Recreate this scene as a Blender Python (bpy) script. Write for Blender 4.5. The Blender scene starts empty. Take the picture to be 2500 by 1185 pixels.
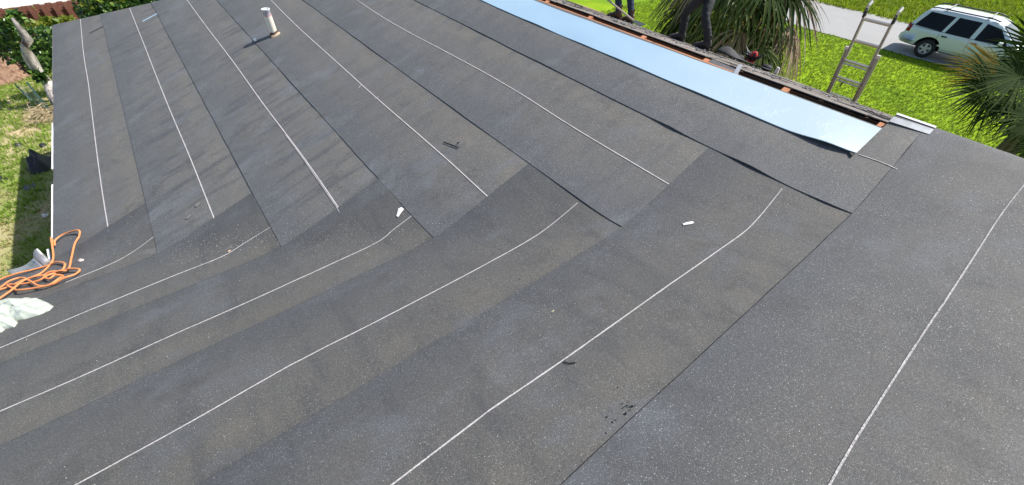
import bpy, bmesh, math, random
import numpy as np
from mathutils import Vector, Matrix, noise
random.seed(7); RNG = np.random.default_rng(7)
S = bpy.context.scene
COL = S.collection
R = math.radians

# ------------------------------------------------------------------ camera
CAM = Vector((1.6221, -4.4005, 2.8014))
F_PX, YAW, PITCH, ROLL = 1006.28, R(50.7015), R(44.5852), R(2.0662)
fwd = Vector((math.cos(YAW)*math.cos(PITCH), math.sin(YAW)*math.cos(PITCH), -math.sin(PITCH)))
rgt0 = Vector((math.sin(YAW), -math.cos(YAW), 0)); up0 = rgt0.cross(fwd)
rgt = rgt0*math.cos(ROLL) + up0*math.sin(ROLL); upv = up0*math.cos(ROLL) - rgt0*math.sin(ROLL)
cam = bpy.data.cameras.new('camera'); camo = bpy.data.objects.new('camera', cam); COL.objects.link(camo)
cam.sensor_width = 36; cam.lens = 36*F_PX/2500; cam.clip_start = 0.02; cam.clip_end = 900
m = Matrix((rgt, upv, -fwd)).transposed().to_4x4(); m.translation = CAM
camo.matrix_world = m; S.camera = camo

# ------------------------------------------------------------------ light
SUN_AZ, SUN_EL = R(-20.7), R(49.5)
W = bpy.data.worlds.new('World'); S.world = W; W.use_nodes = True
nt = W.node_tree; sky = nt.nodes.new('ShaderNodeTexSky'); sky.sky_type = 'NISHITA'; sky.sun_disc = False
sky.sun_elevation = SUN_EL; sky.sun_rotation = R(90) - SUN_AZ
bg = nt.nodes['Background']; bg.inputs['Strength'].default_value = 0.10
nt.links.new(sky.outputs[0], bg.inputs[0])
sl = bpy.data.lights.new('sun', 'SUN'); so = bpy.data.objects.new('sun', sl); COL.objects.link(so)
sl.energy = 4.2; sl.angle = R(0.55); sl.color = (1, 0.955, 0.88)
sd = Vector((math.cos(SUN_AZ)*math.cos(SUN_EL), math.sin(SUN_AZ)*math.cos(SUN_EL), math.sin(SUN_EL)))
so.rotation_euler = (-sd).to_track_quat('-Z', 'Y').to_euler(); so.location = (8, -4, 20)
S.view_settings.view_transform = 'Standard'; S.view_settings.look = 'None'
S.view_settings.exposure = 0.75; S.view_settings.gamma = 1; S.view_settings.use_curve_mapping = False

# ------------------------------------------------------------------ the measured place
SL = 0.3153; XR = 5.03; GZ = -2.6                       # roof pitch, ridge, ground level
SA = [0, .811, 1.638, 2.491, 3.356, 4.208, 5.03]         # lower edges of the courses
CHA = [.454, 1.286, 2.128, 2.98, 3.82, 4.60]             # chalk lines
CHB = [.50, 1.349, 2.168, 2.991, 3.85, 4.701]
HIPY = 7.64; FZ, FS, FE = 1.56, .340, 9.89               # far slope: height at ridge, pitch, eave
WEST = -11.0; YS = -10.06
def smax(a, b, e): return .5*(a + b + math.sqrt((a-b)**2 + e*e))
def smin(a, b, e): return .5*(a + b - math.sqrt((a-b)**2 + e*e))
def roof(x, y):
    z = smax(SL*x, -SL*y, .055)
    if x > 4.7: z = smin(z, FZ + .062 - FS*(x-XR), .012)
    if y < -4.6: z = smin(z, SL*(y + 2*XR), .03)
    return z
def ray(px, py):
    return fwd + rgt*((px-1250)/F_PX) - upv*((py-592.5)/F_PX)
def on_roof(px, py, lift=.006):
    d = ray(px, py); lo, hi = .3, 30.
    f = lambda t: (CAM.z + d.z*t) - lift - roof(CAM.x + d.x*t, CAM.y + d.y*t)
    t = lo
    while t < hi and f(t) > 0: t += .05
    a, b = t-.05, t
    for _ in range(30):
        c = .5*(a+b)
        if f(c) > 0: a = c
        else: b = c
    return CAM + d*a
def on_z(px, py, z=GZ): d = ray(px, py); return CAM + d*((z-CAM.z)/d.z)
def on_x(px, py, x): d = ray(px, py); return CAM + d*((x-CAM.x)/d.x)
def on_y(px, py, y): d = ray(px, py); return CAM + d*((y-CAM.y)/d.y)
def far_slope(x): return FZ - FS*(x-XR)

# ------------------------------------------------------------------ helpers
def tag(o, label=None, cat=None, group=None, kind=None):
    if label: o['label'] = label
    if cat: o['category'] = cat
    if group: o['group'] = group
    if kind: o['kind'] = kind
    return o
def thing(name, label, cat, loc=(0, 0, 0), rz=0, group=None):
    o = bpy.data.objects.new(name, None); COL.objects.link(o); o.location = loc; o.rotation_euler = (0, 0, rz)
    o.empty_display_size = .1
    return tag(o, label, cat, group)
class MB:
    def __init__(s): s.v = []; s.f = []; s.uv = {}
    def add(s, vs, fs):
        n = len(s.v); s.v += [tuple(v) for v in vs]; s.f += [tuple(i+n for i in f) for f in fs]; return n
    def box(s, c, d, M=None):
        x, y, z = d[0]/2, d[1]/2, d[2]/2
        vs = [Vector((a*x, b*y, e*z)) for e in (-1, 1) for b in (-1, 1) for a in (-1, 1)]
        if M is not None: vs = [M @ v for v in vs]
        vs = [v + Vector(c) for v in vs]
        s.add(vs, [(0, 2, 3, 1), (4, 5, 7, 6), (0, 1, 5, 4), (2, 6, 7, 3), (0, 4, 6, 2), (1, 3, 7, 5)]); return s
    def bar(s, a, b, w, h, upd=Vector((0, 0, 1))):
        a, b = Vector(a), Vector(b); d = (b-a); L = d.length; d.normalize()
        sx = d.cross(upd)
        if sx.length < 1e-4: sx = d.cross(Vector((1, 0, 0)))
        sx.normalize(); u = sx.cross(d)
        M = Matrix((d, sx, u)).transposed()
        return s.box((a+b)/2, (L, w, h), M)
    def tube(s, pts, rad, n=8, caps=True, closed=False):
        pts = [Vector(p) for p in pts]
        if not hasattr(rad, '__len__'): rad = [rad]*len(pts)
        base = len(s.v); ref = None
        for i, p in enumerate(pts):
            t = (pts[min(i+1, len(pts)-1)] - pts[max(i-1, 0)])
            if t.length < 1e-9: t = Vector((0, 0, 1))
            t.normalize()
            if ref is None:
                ref = t.cross(Vector((0, 0, 1)))
                if ref.length < .1: ref = t.cross(Vector((1, 0, 0)))
            ref = (ref - t*ref.dot(t))
            if ref.length < 1e-6: ref = t.cross(Vector((.3, .5, .8)))
            ref.normalize(); b = t.cross(ref)
            for k in range(n):
                a = 2*math.pi*k/n
                s.v.append(tuple(p + (ref*math.cos(a) + b*math.sin(a))*rad[i]))
        for i in range(len(pts)-1):
            for k in range(n):
                k2 = (k+1) % n
                s.f.append((base+i*n+k, base+i*n+k2, base+(i+1)*n+k2, base+(i+1)*n+k))
        if caps:
            s.f.append(tuple(base+k for k in range(n))[::-1]); e = base+(len(pts)-1)*n
            s.f.append(tuple(e+k for k in range(n)))
        return s
    def grid(s, P):
        n = len(P); mm = len(P[0]); b = len(s.v)
        for r_ in P: s.v += [tuple(q) for q in r_]
        for i in range(n-1):
            for j in range(mm-1):
                s.f.append((b+i*mm+j, b+i*mm+j+1, b+(i+1)*mm+j+1, b+(i+1)*mm+j))
        return s
    def build(s, name, mat, parent=None, smooth=False, uv=None, kind=None, label=None):
        me = bpy.data.meshes.new(name); me.from_pydata(s.v, [], s.f)
        if uv is not None:
            ul = me.uv_layers.new(name='UVMap')
            idx = np.empty(len(me.loops), np.int32); me.loops.foreach_get('vertex_index', idx)
            ul.data.foreach_set('uv', np.asarray(uv, np.float32)[idx].ravel())
        me.materials.append(mat)
        if smooth: me.shade_smooth()
        me.update()
        o = bpy.data.objects.new(name, me); COL.objects.link(o)
        if parent is not None: o.parent = parent
        if kind: o['kind'] = kind
        if label: o['label'] = label
        return o
def np_mesh(name, V, Fq, mat, parent=None, smooth=False):
    V = np.asarray(V, np.float32); Fq = np.asarray(Fq, np.int32); k = Fq.shape[1]
    me = bpy.data.meshes.new(name)
    me.vertices.add(len(V)); me.vertices.foreach_set('co', V.ravel())
    me.loops.add(Fq.size); me.loops.foreach_set('vertex_index', Fq.ravel())
    me.polygons.add(len(Fq)); me.polygons.foreach_set('loop_start', np.arange(0, Fq.size, k, dtype=np.int32))
    me.update(calc_edges=True); me.validate()
    me.materials.append(mat)
    if smooth: me.shade_smooth()
    o = bpy.data.objects.new(name, me); COL.objects.link(o)
    if parent is not None: o.parent = parent
    return o

# ------------------------------------------------------------------ materials
class NT:
    def __init__(s, name):
        s.m = bpy.data.materials.new(name); s.m.use_nodes = True; s.t = s.m.node_tree
        s.b = s.t.nodes['Principled BSDF']; s.out = s.t.nodes['Material Output']
    def n(s, ty, **kw):
        nd = s.t.nodes.new('ShaderNode'+ty)
        for k, v in kw.items(): setattr(nd, k, v)
        return nd
    def l(s, a, b): s.t.links.new(a, b)
    def coord(s, scale=(1, 1, 1), rot=(0, 0, 0), out='Object'):
        tc = s.n('TexCoord'); mp = s.n('Mapping'); mp.inputs['Scale'].default_value = scale; mp.inputs['Rotation'].default_value = rot
        s.l(tc.outputs[out], mp.inputs[0]); return mp.outputs[0]
    def noise(s, scale, vec, detail=4, rough=.55):
        nd = s.n('TexNoise'); nd.inputs['Scale'].default_value = scale; nd.inputs['Detail'].default_value = detail
        nd.inputs['Roughness'].default_value = rough; s.l(vec, nd.inputs['Vector']); return nd.outputs['Fac']
    def ramp(s, fac, stops):
        nd = s.n('ValToRGB'); el = nd.color_ramp.elements
        while len(el) < len(stops): el.new(.5)
        for e, (p, c) in zip(el, stops):
            e.position = p; e.color = (c, c, c, 1) if not hasattr(c, '__len__') else (*c, 1)
        s.l(fac, nd.inputs[0]); return nd.outputs[0]
    def mix(s, fac, a, b, mode='MIX'):
        nd = s.n('Mix', data_type='RGBA', blend_type=mode)
        for v, i in ((fac, 0), (a, 6), (b, 7)):
            if hasattr(v, 'links'): s.l(v, nd.inputs[i])
            elif i == 0: nd.inputs[0].default_value = v
            else: nd.inputs[i].default_value = (*v, 1) if hasattr(v, '__len__') else (v, v, v, 1)
        return nd.outputs[2]
    def math(s, op, a, b=0.):
        nd = s.n('Math', operation=op)
        for i, v in enumerate((a, b)):
            if hasattr(v, 'links'): s.l(v, nd.inputs[i])
            else: nd.inputs[i].default_value = v
        return nd.outputs[0]
    def bump(s, h, strength=.3, dist=.01):
        nd = s.n('Bump'); nd.inputs['Strength'].default_value = strength; nd.inputs['Distance'].default_value = dist
        s.l(h, nd.inputs['Height']); s.l(nd.outputs[0], s.b.inputs['Normal'])
    def set(s, col=None, rough=None, metal=None, spec=None):
        if col is not None:
            if hasattr(col, 'links'): s.l(col, s.b.inputs['Base Color'])
            else: s.b.inputs['Base Color'].default_value = (*col, 1)
        if rough is not None: s.b.inputs['Roughness'].default_value = rough
        if metal is not None: s.b.inputs['Metallic'].default_value = metal
        if spec is not None: s.b.inputs['Specular IOR Level'].default_value = spec
        return s.m
def simple(name, col, rough=.6, metal=0., var=.25, scale=8., bump=0., spec=.5):
    t = NT(name); v = t.coord(); f = t.noise(scale, v, 5)
    c = t.mix(f, tuple(x*(1-var) for x in col), tuple(min(1, x*(1+var)) for x in col))
    t.set(c, rough, metal, spec)
    if bump: t.bump(t.noise(scale*4, v, 4), bump, .01)
    return t.m

def sheet_material(name, streak=0., dustw=1., gain=1., along=(1.0, 5.5, 1.0)):
    t = NT(name); v = t.coord()
    uvc = t.n('UVMap'); sep = t.n('SeparateXYZ'); t.l(uvc.outputs[0], sep.inputs[0])
    u = sep.outputs[0]
    big = t.noise(1.3, v, 5, .6); mid = t.noise(6., v, 5, .6)
    c = t.mix(t.ramp(big, [(.3, 0.), (.7, 1.)]), (.086, .088, .092), (.112, .112, .113))
    # brown dust settled on the upper half of each course, ragged at its edge
    uu = t.math('ADD', u, t.math('MULTIPLY', t.math('SUBTRACT', t.noise(2.2, v, 5, .6), .5), .55))
    dust = t.ramp(uu, [(.18, 0.), (.42, .35), (.72, .45), (.86, 1.), (1., .75)])
    dust = t.math('MULTIPLY', dust, t.math('MULTIPLY', t.ramp(t.noise(3.1, v, 4), [(.25, .35), (.65, 1.)]), .8*dustw))
    c = t.mix(dust, c, (.145, .136, .121))
    low = t.ramp(uu, [(.0, .75), (.2, .35), (.34, 0.)])
    c = t.mix(low, c, (.082, .087, .098))
    # scuffs and dark smears
    vs = t.coord(along, (0, 0, R(12)))
    st = t.ramp(t.noise(1.6, vs, 6, .68), [(.50, 0.), (.64, 1.)])
    st2 = t.ramp(t.noise(2.6, v, 6, .7), [(.56, 0.), (.68, 1.)])
    c = t.mix(t.math('MULTIPLY', st, .10 + .45*streak), c, (.064, .067, .076))
    c = t.mix(t.math('MULTIPLY', st2, .6), c, (.062, .061, .062))
    pale = t.ramp(t.noise(1.9, t.coord((1, 1.7, 1), (0, 0, .5)), 5, .65), [(.54, 0.), (.7, 1.)])
    c = t.mix(t.math('MULTIPLY', pale, .6), c, (.132, .142, .163))
    # mineral granules
    g1 = t.noise(420., v, 2, .8); g2 = t.noise(150., v, 3, .75)
    c = t.mix(1., c, t.ramp(g1, [(.30, .48), (.5, .95), (.72, 1.65)]), 'MULTIPLY')
    c = t.mix(1., c, t.ramp(g2, [(.3, .70), (.5, 1.), (.72, 1.34)]), 'MULTIPLY')
    for sc, th, pick, k in ((230., .25, .50, .9), (105., .18, .76, 1.1)):
        vo = t.n('TexVoronoi'); vo.inputs['Scale'].default_value = sc; t.l(v, vo.inputs['Vector'])
        s2 = t.n('SeparateColor'); t.l(vo.outputs['Color'], s2.inputs[0])
        sp = t.math('MULTIPLY', t.math('LESS_THAN', vo.outputs['Distance'], th), t.math('GREATER_THAN', s2.outputs[0], pick))
        sp = t.math('MULTIPLY', sp, s2.outputs[1])
        sp = t.math('MULTIPLY', sp, t.ramp(t.noise(2.4, v, 3), [(.3, .35), (.65, 1.)]))
        c = t.mix(t.math('MULTIPLY', sp, k), c, (.62, .62, .60))
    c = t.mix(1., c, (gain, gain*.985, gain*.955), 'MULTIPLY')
    t.set(c, .72, 0, .40)
    h = t.math('ADD', t.math('MULTIPLY', g1, .6), t.math('MULTIPLY', mid, 1.5))
    t.bump(h, .45, .004)
    return t.m
M = {}
M['sheet'] = sheet_material('granulated_underlayment', .5, 1.1, 1.02)
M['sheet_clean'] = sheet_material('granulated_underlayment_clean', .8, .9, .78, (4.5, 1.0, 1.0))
M['sheet_mid'] = sheet_material('granulated_underlayment_mid', .8, .85, .80, (4.5, 1.0, 1.0))  # gain steps up towards the sunnier right-hand sheet
M['sheet_sunlit'] = sheet_material('granulated_underlayment_sunlit', .7, .55, .88, (3.0, 1.0, 1.0))  # stronger sun on the right-hand sheet is put into its gain
M['sheet_streaked'] = sheet_material('granulated_underlayment_scuffed', 1.6, .9, 1.05)
def chalk_mat(name, fill):
    t = NT(name); v = t.coord()
    f = t.ramp(t.noise(170., v, 3, .7), [(fill-.12, .12), (fill+.10, 1.)])
    f = t.math('MULTIPLY', f, t.ramp(t.noise(7., v, 4), [(.2, .62), (.5, 1.)]))
    t.set(t.mix(f, (.12, .12, .12), (.47, .445, .445)), .95, 0, .1); return t.m
M['chalk'] = chalk_mat('chalk', .44); M['chalk_worn'] = chalk_mat('worn_chalk', .50)
def film_mat():
    t = NT('blue_release_film'); v = t.coord()
    c = t.mix(t.ramp(t.noise(1.2, v, 4), [(.3, 0.), (.7, 1.)]), (.30, .44, .57), (.36, .50, .61))
    # whitish crackle where the film has been walked on, toward its loose end
    wv = t.n('TexNoise'); wv.inputs['Scale'].default_value = 5; t.l(t.coord((1.2, 3.4, 1), (0, 0, R(8))), wv.inputs['Vector'])
    wv.inputs['Detail'].default_value = 5
    rid = t.math('ABSOLUTE', t.math('SUBTRACT', wv.outputs[0], .5))
    spz = t.n('SeparateXYZ'); t.l(t.coord(), spz.inputs[0])
    c = t.mix(t.ramp(t.math('DIVIDE', t.math('ADD', spz.outputs[1], 4.1), 2.2), [(0., .75), (1., 0.)]), c, (.47, .545, .58))
    cr = t.math('LESS_THAN', rid, .006)
    sp = t.n('SeparateXYZ'); t.l(t.coord(), sp.inputs[0])
    near = t.ramp(t.math('MULTIPLY', t.math('ADD', sp.outputs[1], 4.0), -.3333), [(0., 0.), (1., 1.)])
    near = t.ramp(t.math('DIVIDE', t.math('ADD', sp.outputs[1], 4.2), 2.6), [(.0, 1.), (.45, .55), (.95, 0.)])
    br = t.ramp(t.noise(9, t.coord(), 3), [(.45, 0.), (.55, 1.)])
    c = t.mix(t.math('MULTIPLY', t.math('MULTIPLY', cr, br), near), c, (.58, .66, .70))
    t.set(c, .42, 0, .5); t.bump(t.noise(7, v, 4), .12, .01); return t.m
M['film'] = film_mat()
M['film_under'] = simple('teal_film_edge', (.03, .13, .14), .4, 0, .2)
def wood(name, a, b):
    t = NT(name); v = t.coord((14, 1.4, 14)); f = t.noise(3, v, 6, .65)
    c = t.mix(f, a, b); c = t.mix(t.ramp(t.noise(9, t.coord(), 4), [(.6, 0.), (.72, 1.)]), c, tuple(x*.35 for x in a))
    t.set(c, .8, 0, .3); t.bump(f, .3, .004); return t.m
M['wood'] = wood('raw_orange_timber', (.40, .16, .075), (.60, .27, .14))
M['wood_dark'] = wood('aged_timber', (.10, .055, .03), (.22, .12, .065))
def shingle_mat():
    t = NT('weathered_shingle'); v = t.coord()
    g = t.n('NewGeometry')
    c = t.mix(g.outputs['Random Per Island'], (.135, .118, .106), (.22, .196, .178))
    c = t.mix(t.ramp(t.noise(9, v, 5, .7), [(.60, 0.), (.74, .7)]), c, (.06, .054, .05))
    c = t.mix(t.ramp(t.noise(70, v, 3, .8), [(.62, 0.), (.76, .7)]), c, (.42, .39, .36))
    c = t.mix(1., c, t.ramp(t.noise(260, v, 2), [(.3, .6), (.7, 1.4)]), 'MULTIPLY')
    t.set(c, .92, 0, .2); t.bump(t.noise(120, v, 3), .4, .004); return t.m
M['shingle'] = shingle_mat()
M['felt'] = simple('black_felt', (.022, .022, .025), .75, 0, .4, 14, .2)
M['felt_grey'] = simple('grey_felt', (.13, .13, .135), .8, 0, .3, 20, .2)
M['white_metal'] = simple('white_enamel', (.80, .80, .79), .4, 0, .05)
M['wall'] = simple('cream_stucco', (.62, .57, .48), .9, 0, .08, 30, .2)
M['galv'] = simple('galvanised_steel', (.46, .46, .47), .45, .7, .12, 3)
M['alu'] = simple('aluminium', (.60, .56, .50), .38, .8, .15, 5)
M['alu_dark'] = simple('dull_aluminium', (.33, .30, .27), .5, .55, .3, 6)
M['black'] = simple('black_plastic', (.018, .018, .019), .5, 0, .2)
M['dark_attic'] = simple('attic_dust', (.03, .025, .022), .95, 0, .3)
def pipe_mat():
    t = NT('stained_pvc'); v = t.coord(); sp = t.n('SeparateXYZ'); t.l(v, sp.inputs[0])
    z = t.math('ADD', sp.outputs[2], t.math('MULTIPLY', t.math('SUBTRACT', t.noise(38, v, 3), .5), .05))
    c = t.mix(t.ramp(z, [(.222, 0.), (.236, 1.)]), (.78, .73, .60), (.60, .33, .33))
    c = t.mix(t.ramp(z, [(.238, 0.), (.258, 1.)]), c, (.42, .38, .42))
    c = t.mix(t.ramp(z, [(.288, 0.), (.294, 1.)]), c, (.75, .77, .80))
    tar = t.ramp(t.math('ADD', sp.outputs[2], t.math('MULTIPLY', t.math('SUBTRACT', t.noise(30, v, 4), .5), .11)), [(.028, 1.), (.045, 0.)])
    c = t.mix(tar, c, (.05, .022, .012)); t.set(c, .35, 0, .5); return t.m
M['pvc'] = pipe_mat()
M['tar'] = simple('brown_roof_tar', (.06, .03, .018), .6, 0, .5, 40, .4)
M['flange'] = simple('tan_boot_flange', (.45, .33, .22), .7, 0, .3, 20)
def grass_ground(name, a, b, c3, sc):
    t = NT(name); v = t.coord()
    c = t.mix(t.ramp(t.noise(sc, v, 6, .65), [(.35, 0.), (.65, 1.)]), a, b)
    c = t.mix(t.ramp(t.noise(sc*.35, v, 5, .6), [(.5, 0.) if 'front' in name else (.44, 0.), (.62, 1.) if 'front' in name else (.60, 1.)]), c, c3)
    c = t.mix(1., c, t.ramp(t.noise(28, v, 4, .7), [(.3, .75), (.7, 1.2)]), 'MULTIPLY')
    t.set(c, .95, 0, .1); t.bump(t.noise(60, v, 4), .4, .02); return t.m
M['lawn'] = grass_ground('front_lawn_turf', (.18, .30, .010), (.26, .38, .012), (.14, .25, .012), .5)
M['yard'] = grass_ground('back_yard_turf', (.20, .26, .06), (.34, .31, .15), (.50, .40, .24), .9)
def leafmat(name, cols, trans=.35, rough=.5, spec=.4, tcol=None):
    t = NT(name); g = t.n('NewGeometry'); r = g.outputs['Random Per Island']
    c = t.ramp(r, [(i/(max(1, len(cols)-1)), k) for i, k in enumerate(cols)])
    t.set(c, rough, 0, spec)
    tr = t.n('BsdfTranslucent'); mx = t.n('MixShader'); mx.inputs[0].default_value = trans
    t.l(t.mix(.5, c, tcol) if tcol else c, tr.inputs[0]); t.l(t.b.outputs[0], mx.inputs[1]); t.l(tr.outputs[0], mx.inputs[2])
    t.l(mx.outputs[0], t.out.inputs[0]); return t.m
M['blade'] = leafmat('lawn_blade', [(.14, .24, .010), (.21, .32, .012), (.27, .37, .016), (.17, .28, .010), (.32, .38, .04), (.12, .21, .012)], .35, .6, .2)
M['blade_far'] = leafmat('verge_blade', [(.16, .24, .012), (.24, .33, .014), (.31, .38, .02), (.19, .27, .012), (.36, .39, .07)], .35, .6, .2)
M['blade_yard'] = leafmat('yard_blade', [(.22, .31, .05), (.33, .38, .09), (.48, .42, .20), (.55, .44, .27), (.27, .34, .06), (.44, .36, .2)], .3, .7, .2)
M['blade_green'] = leafmat('yard_green_blade', [(.17, .29, .03), (.25, .38, .05), (.32, .42, .08), (.20, .32, .04)], .35, .65, .2)
M['leaf'] = leafmat('shrub_leaf', [(.014, .042, .008), (.035, .095, .014), (.022, .06, .014), (.075, .165, .022), (.18, .30, .05)], .22, .35, .55)
M['leaf_lime'] = leafmat('lime_leaf', [(.10, .18, .02), (.2, .27, .03), (.3, .33, .05), (.12, .2, .02)], .4, .45, .4)
M['frond'] = leafmat('palm_frond', [(.05, .085, .014), (.10, .14, .025), (.16, .19, .045), (.07, .11, .02), (.28, .27, .13)], .25, .55, .25)
M['frond_old'] = leafmat('yellowing_frond', [(.20, .20, .03), (.30, .25, .05), (.16, .19, .03), (.36, .27, .09)], .35, .45, .4)
M['frond_dead'] = leafmat('dead_frond', [(.24, .16, .10), (.38, .27, .18), (.16, .10, .065), (.52, .42, .32)], .2, .7, .3)
M['frond_shaded'] = leafmat('shaded_palm_frond', [(.013, .030, .005), (.022, .046, .008), (.036, .060, .011), (.017, .036, .006)], .15, .7, .05)  # backlit shade painted in as a darker copy of the frond green
M['frond_orange'] = leafmat('orange_tipped_frond', [(.33, .19, .03), (.42, .22, .03), (.22, .18, .03), (.38, .26, .06)], .35, .45, .4)
def barkmat(name, a, b, sc=9):
    t = NT(name); v = t.coord((1, 1, .35)); f = t.ramp(t.noise(sc, v, 6, .7), [(.38, 0.), (.6, 1.)])
    t.set(t.mix(f, a, b), .9, 0, .2); t.bump(t.noise(sc*3, v, 5), .7, .02); return t.m
M['bark_pale'] = barkmat('pale_peeling_bark', (.07, .055, .05), (.55, .50, .46), 5)
M['bark_palm'] = barkmat('palm_bark', (.05, .038, .03), (.16, .125, .10), 12)
M['fence'] = barkmat('red_brown_stain', (.20, .082, .056), (.30, .13, .092), 5)
def conc(name, a, b):
    t = NT(name); v = t.coord(); c = t.mix(t.noise(1.1, v, 6, .65), a, b)
    c = t.mix(1., c, t.ramp(t.noise(60, v, 3), [(.3, .82), (.7, 1.16)]), 'MULTIPLY')
    t.set(c, .9, 0, .25); t.bump(t.noise(90, v, 3), .3, .004); return t.m
M['road'] = conc('pale_asphalt', (.27, .27, .265), (.35, .345, .335))
M['pave'] = conc('pale_concrete', (.50, .49, .47), (.60, .59, .56))
M['mulch'] = barkmat('dry_mulch', (.14, .075, .05), (.33, .21, .14), 16)
M['twig'] = simple('dry_stem', (.42, .33, .20), .8, 0, .4, 20)
M['stake'] = simple('green_steel_post', (.02, .075, .07), .5, .1, .3)
M['wire'] = simple('galvanised_wire', (.28, .33, .30), .5, .4, .2)
M['bagblack'] = simple('black_bin_bag', (.014, .015, .017), .5, 0, .3, 9, .3)
def cordmat():
    t = NT('orange_cord'); v = t.coord()
    t.set(t.mix(t.noise(25, v, 3), (.62, .21, .07), (.72, .30, .12)), .5, 0, .4); return t.m
M['cord'] = cordmat()
def plastic():
    t = NT('milky_plastic'); v = t.coord()
    c = t.mix(t.noise(6, v, 4), (.66, .74, .62), (.82, .86, .80)); t.set(c, .28, 0, .5)
    tr = t.n('BsdfTransparent'); tl = t.n('BsdfTranslucent'); tl.inputs[0].default_value = (.7, .78, .68, 1)
    m1 = t.n('MixShader'); m1.inputs[0].default_value = .3; t.l(t.b.outputs[0], m1.inputs[1]); t.l(tl.outputs[0], m1.inputs[2])
    m2 = t.n('MixShader'); m2.inputs[0].default_value = .12; t.l(m1.outputs[0], m2.inputs[1]); t.l(tr.outputs[0], m2.inputs[2])
    t.l(m2.outputs[0], t.out.inputs[0]); t.bump(t.noise(9, v, 5), .5, .03); return t.m
M['plastic'] = plastic()
M['paper'] = simple('white_scrap', (.80, .79, .76), .7, 0, .08)
M['red'] = simple('red_plastic', (.55, .03, .035), .4, 0, .2)
M['pvc_bit'] = simple('pale_bit', (.6, .57, .52), .7, 0, .2)
M['carpaint'] = simple('silver_white_paint', (.62, .68, .72), .25, .10, .02)
M['carroof'] = M['carpaint']
def glass(name, col, rough=.06):
    t = NT(name); t.set(col, rough, 0, .22); return t.m
M['tint'] = glass('tinted_car_glass', (.006, .006, .007)); M['clearglass'] = glass('windscreen_glass', (.05, .06, .065))
M['tyre'] = simple('tyre_rubber', (.016, .016, .017), .8, 0, .2)
M['rim'] = simple('alloy', (.50, .50, .52), .5, .25, .08)
M['lamp_red'] = glass('red_lamp_lens', (.22, .008, .012), .15)
M['trim'] = simple('dark_trim', (.03, .03, .033), .5, 0, .2)
M['jeans'] = simple('dark_blue_denim', (.025, .038, .075), .9, 0, .35, 9, .3)
M['black_denim'] = simple('charcoal_work_trousers', (.017, .018, .022), .85, 0, .4, 7, .3)
M['boot'] = simple('brown_leather', (.095, .048, .026), .6, 0, .35, 12, .2)
M['boot_dark'] = simple('dusty_black_leather', (.03, .026, .026), .6, 0, .4, 14, .2)
M['sole'] = simple('boot_sole', (.03, .025, .022), .8, 0, .3)
M['skin'] = simple('skin', (.36, .20, .13), .55, 0, .08)
M['shirt'] = simple('navy_shirt', (.03, .04, .075), .85, 0, .2)
M['shirt_grey'] = simple('grey_shirt', (.22, .22, .22), .85, 0, .2)
M['glove'] = simple('blue_grey_glove', (.07, .085, .13), .8, 0, .35, 18, .2)
M['hair'] = simple('dark_hair', (.015, .012, .01), .6, 0, .2)
M['handle'] = simple('tool_handle', (.42, .36, .28), .5, 0, .2)
M['steel_dark'] = simple('dark_steel', (.05, .05, .055), .45, .6, .3)

# ------------------------------------------------------------------ ground
def sheet_poly(name, pts, z, mat, kind='structure'):
    b = MB(); b.add([(x, y, z) for x, y in pts], [tuple(range(len(pts)))]); return b.build(name, mat, kind=kind)
sheet_poly('ground', [(-400, -400), (400, -400), (400, 400), (-400, 400)], GZ-.02, M['lawn'])
sheet_poly('back_yard', [(-40, -30), (1.5, -30), (1.5, 21.9), (-40, 21.9)], GZ, M['yard'])
def bumpy_strip(name, x0f, x1f, y0, y1, z, mat, ny=80):
    b = MB(); P = []
    for j in range(ny+1):
        y = y0 + (y1-y0)*j/ny; n1 = noise.noise((y*.7, 3.1, 0))*.12; n2 = noise.noise((y*.7, 9.7, 0))*.15
        P.append([(x0f+n1, y, z), (x1f+n2, y, z)])
    b.grid(P); return b.build(name, mat, kind='structure')
bumpy_strip('road', 22.85, 27.6, -60, 80, GZ+.004, M['road'], 300)
b = MB(); P = []
for i in range(120):
    x = -40 + 80*i/119; P.append([(x, 22.2 + noise.noise((x*.8, 1, 0))*.1, GZ+.004), (x, 40, GZ+.004)])
b.grid(P); b.build('side_road', M['pave'], kind='structure')

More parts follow.
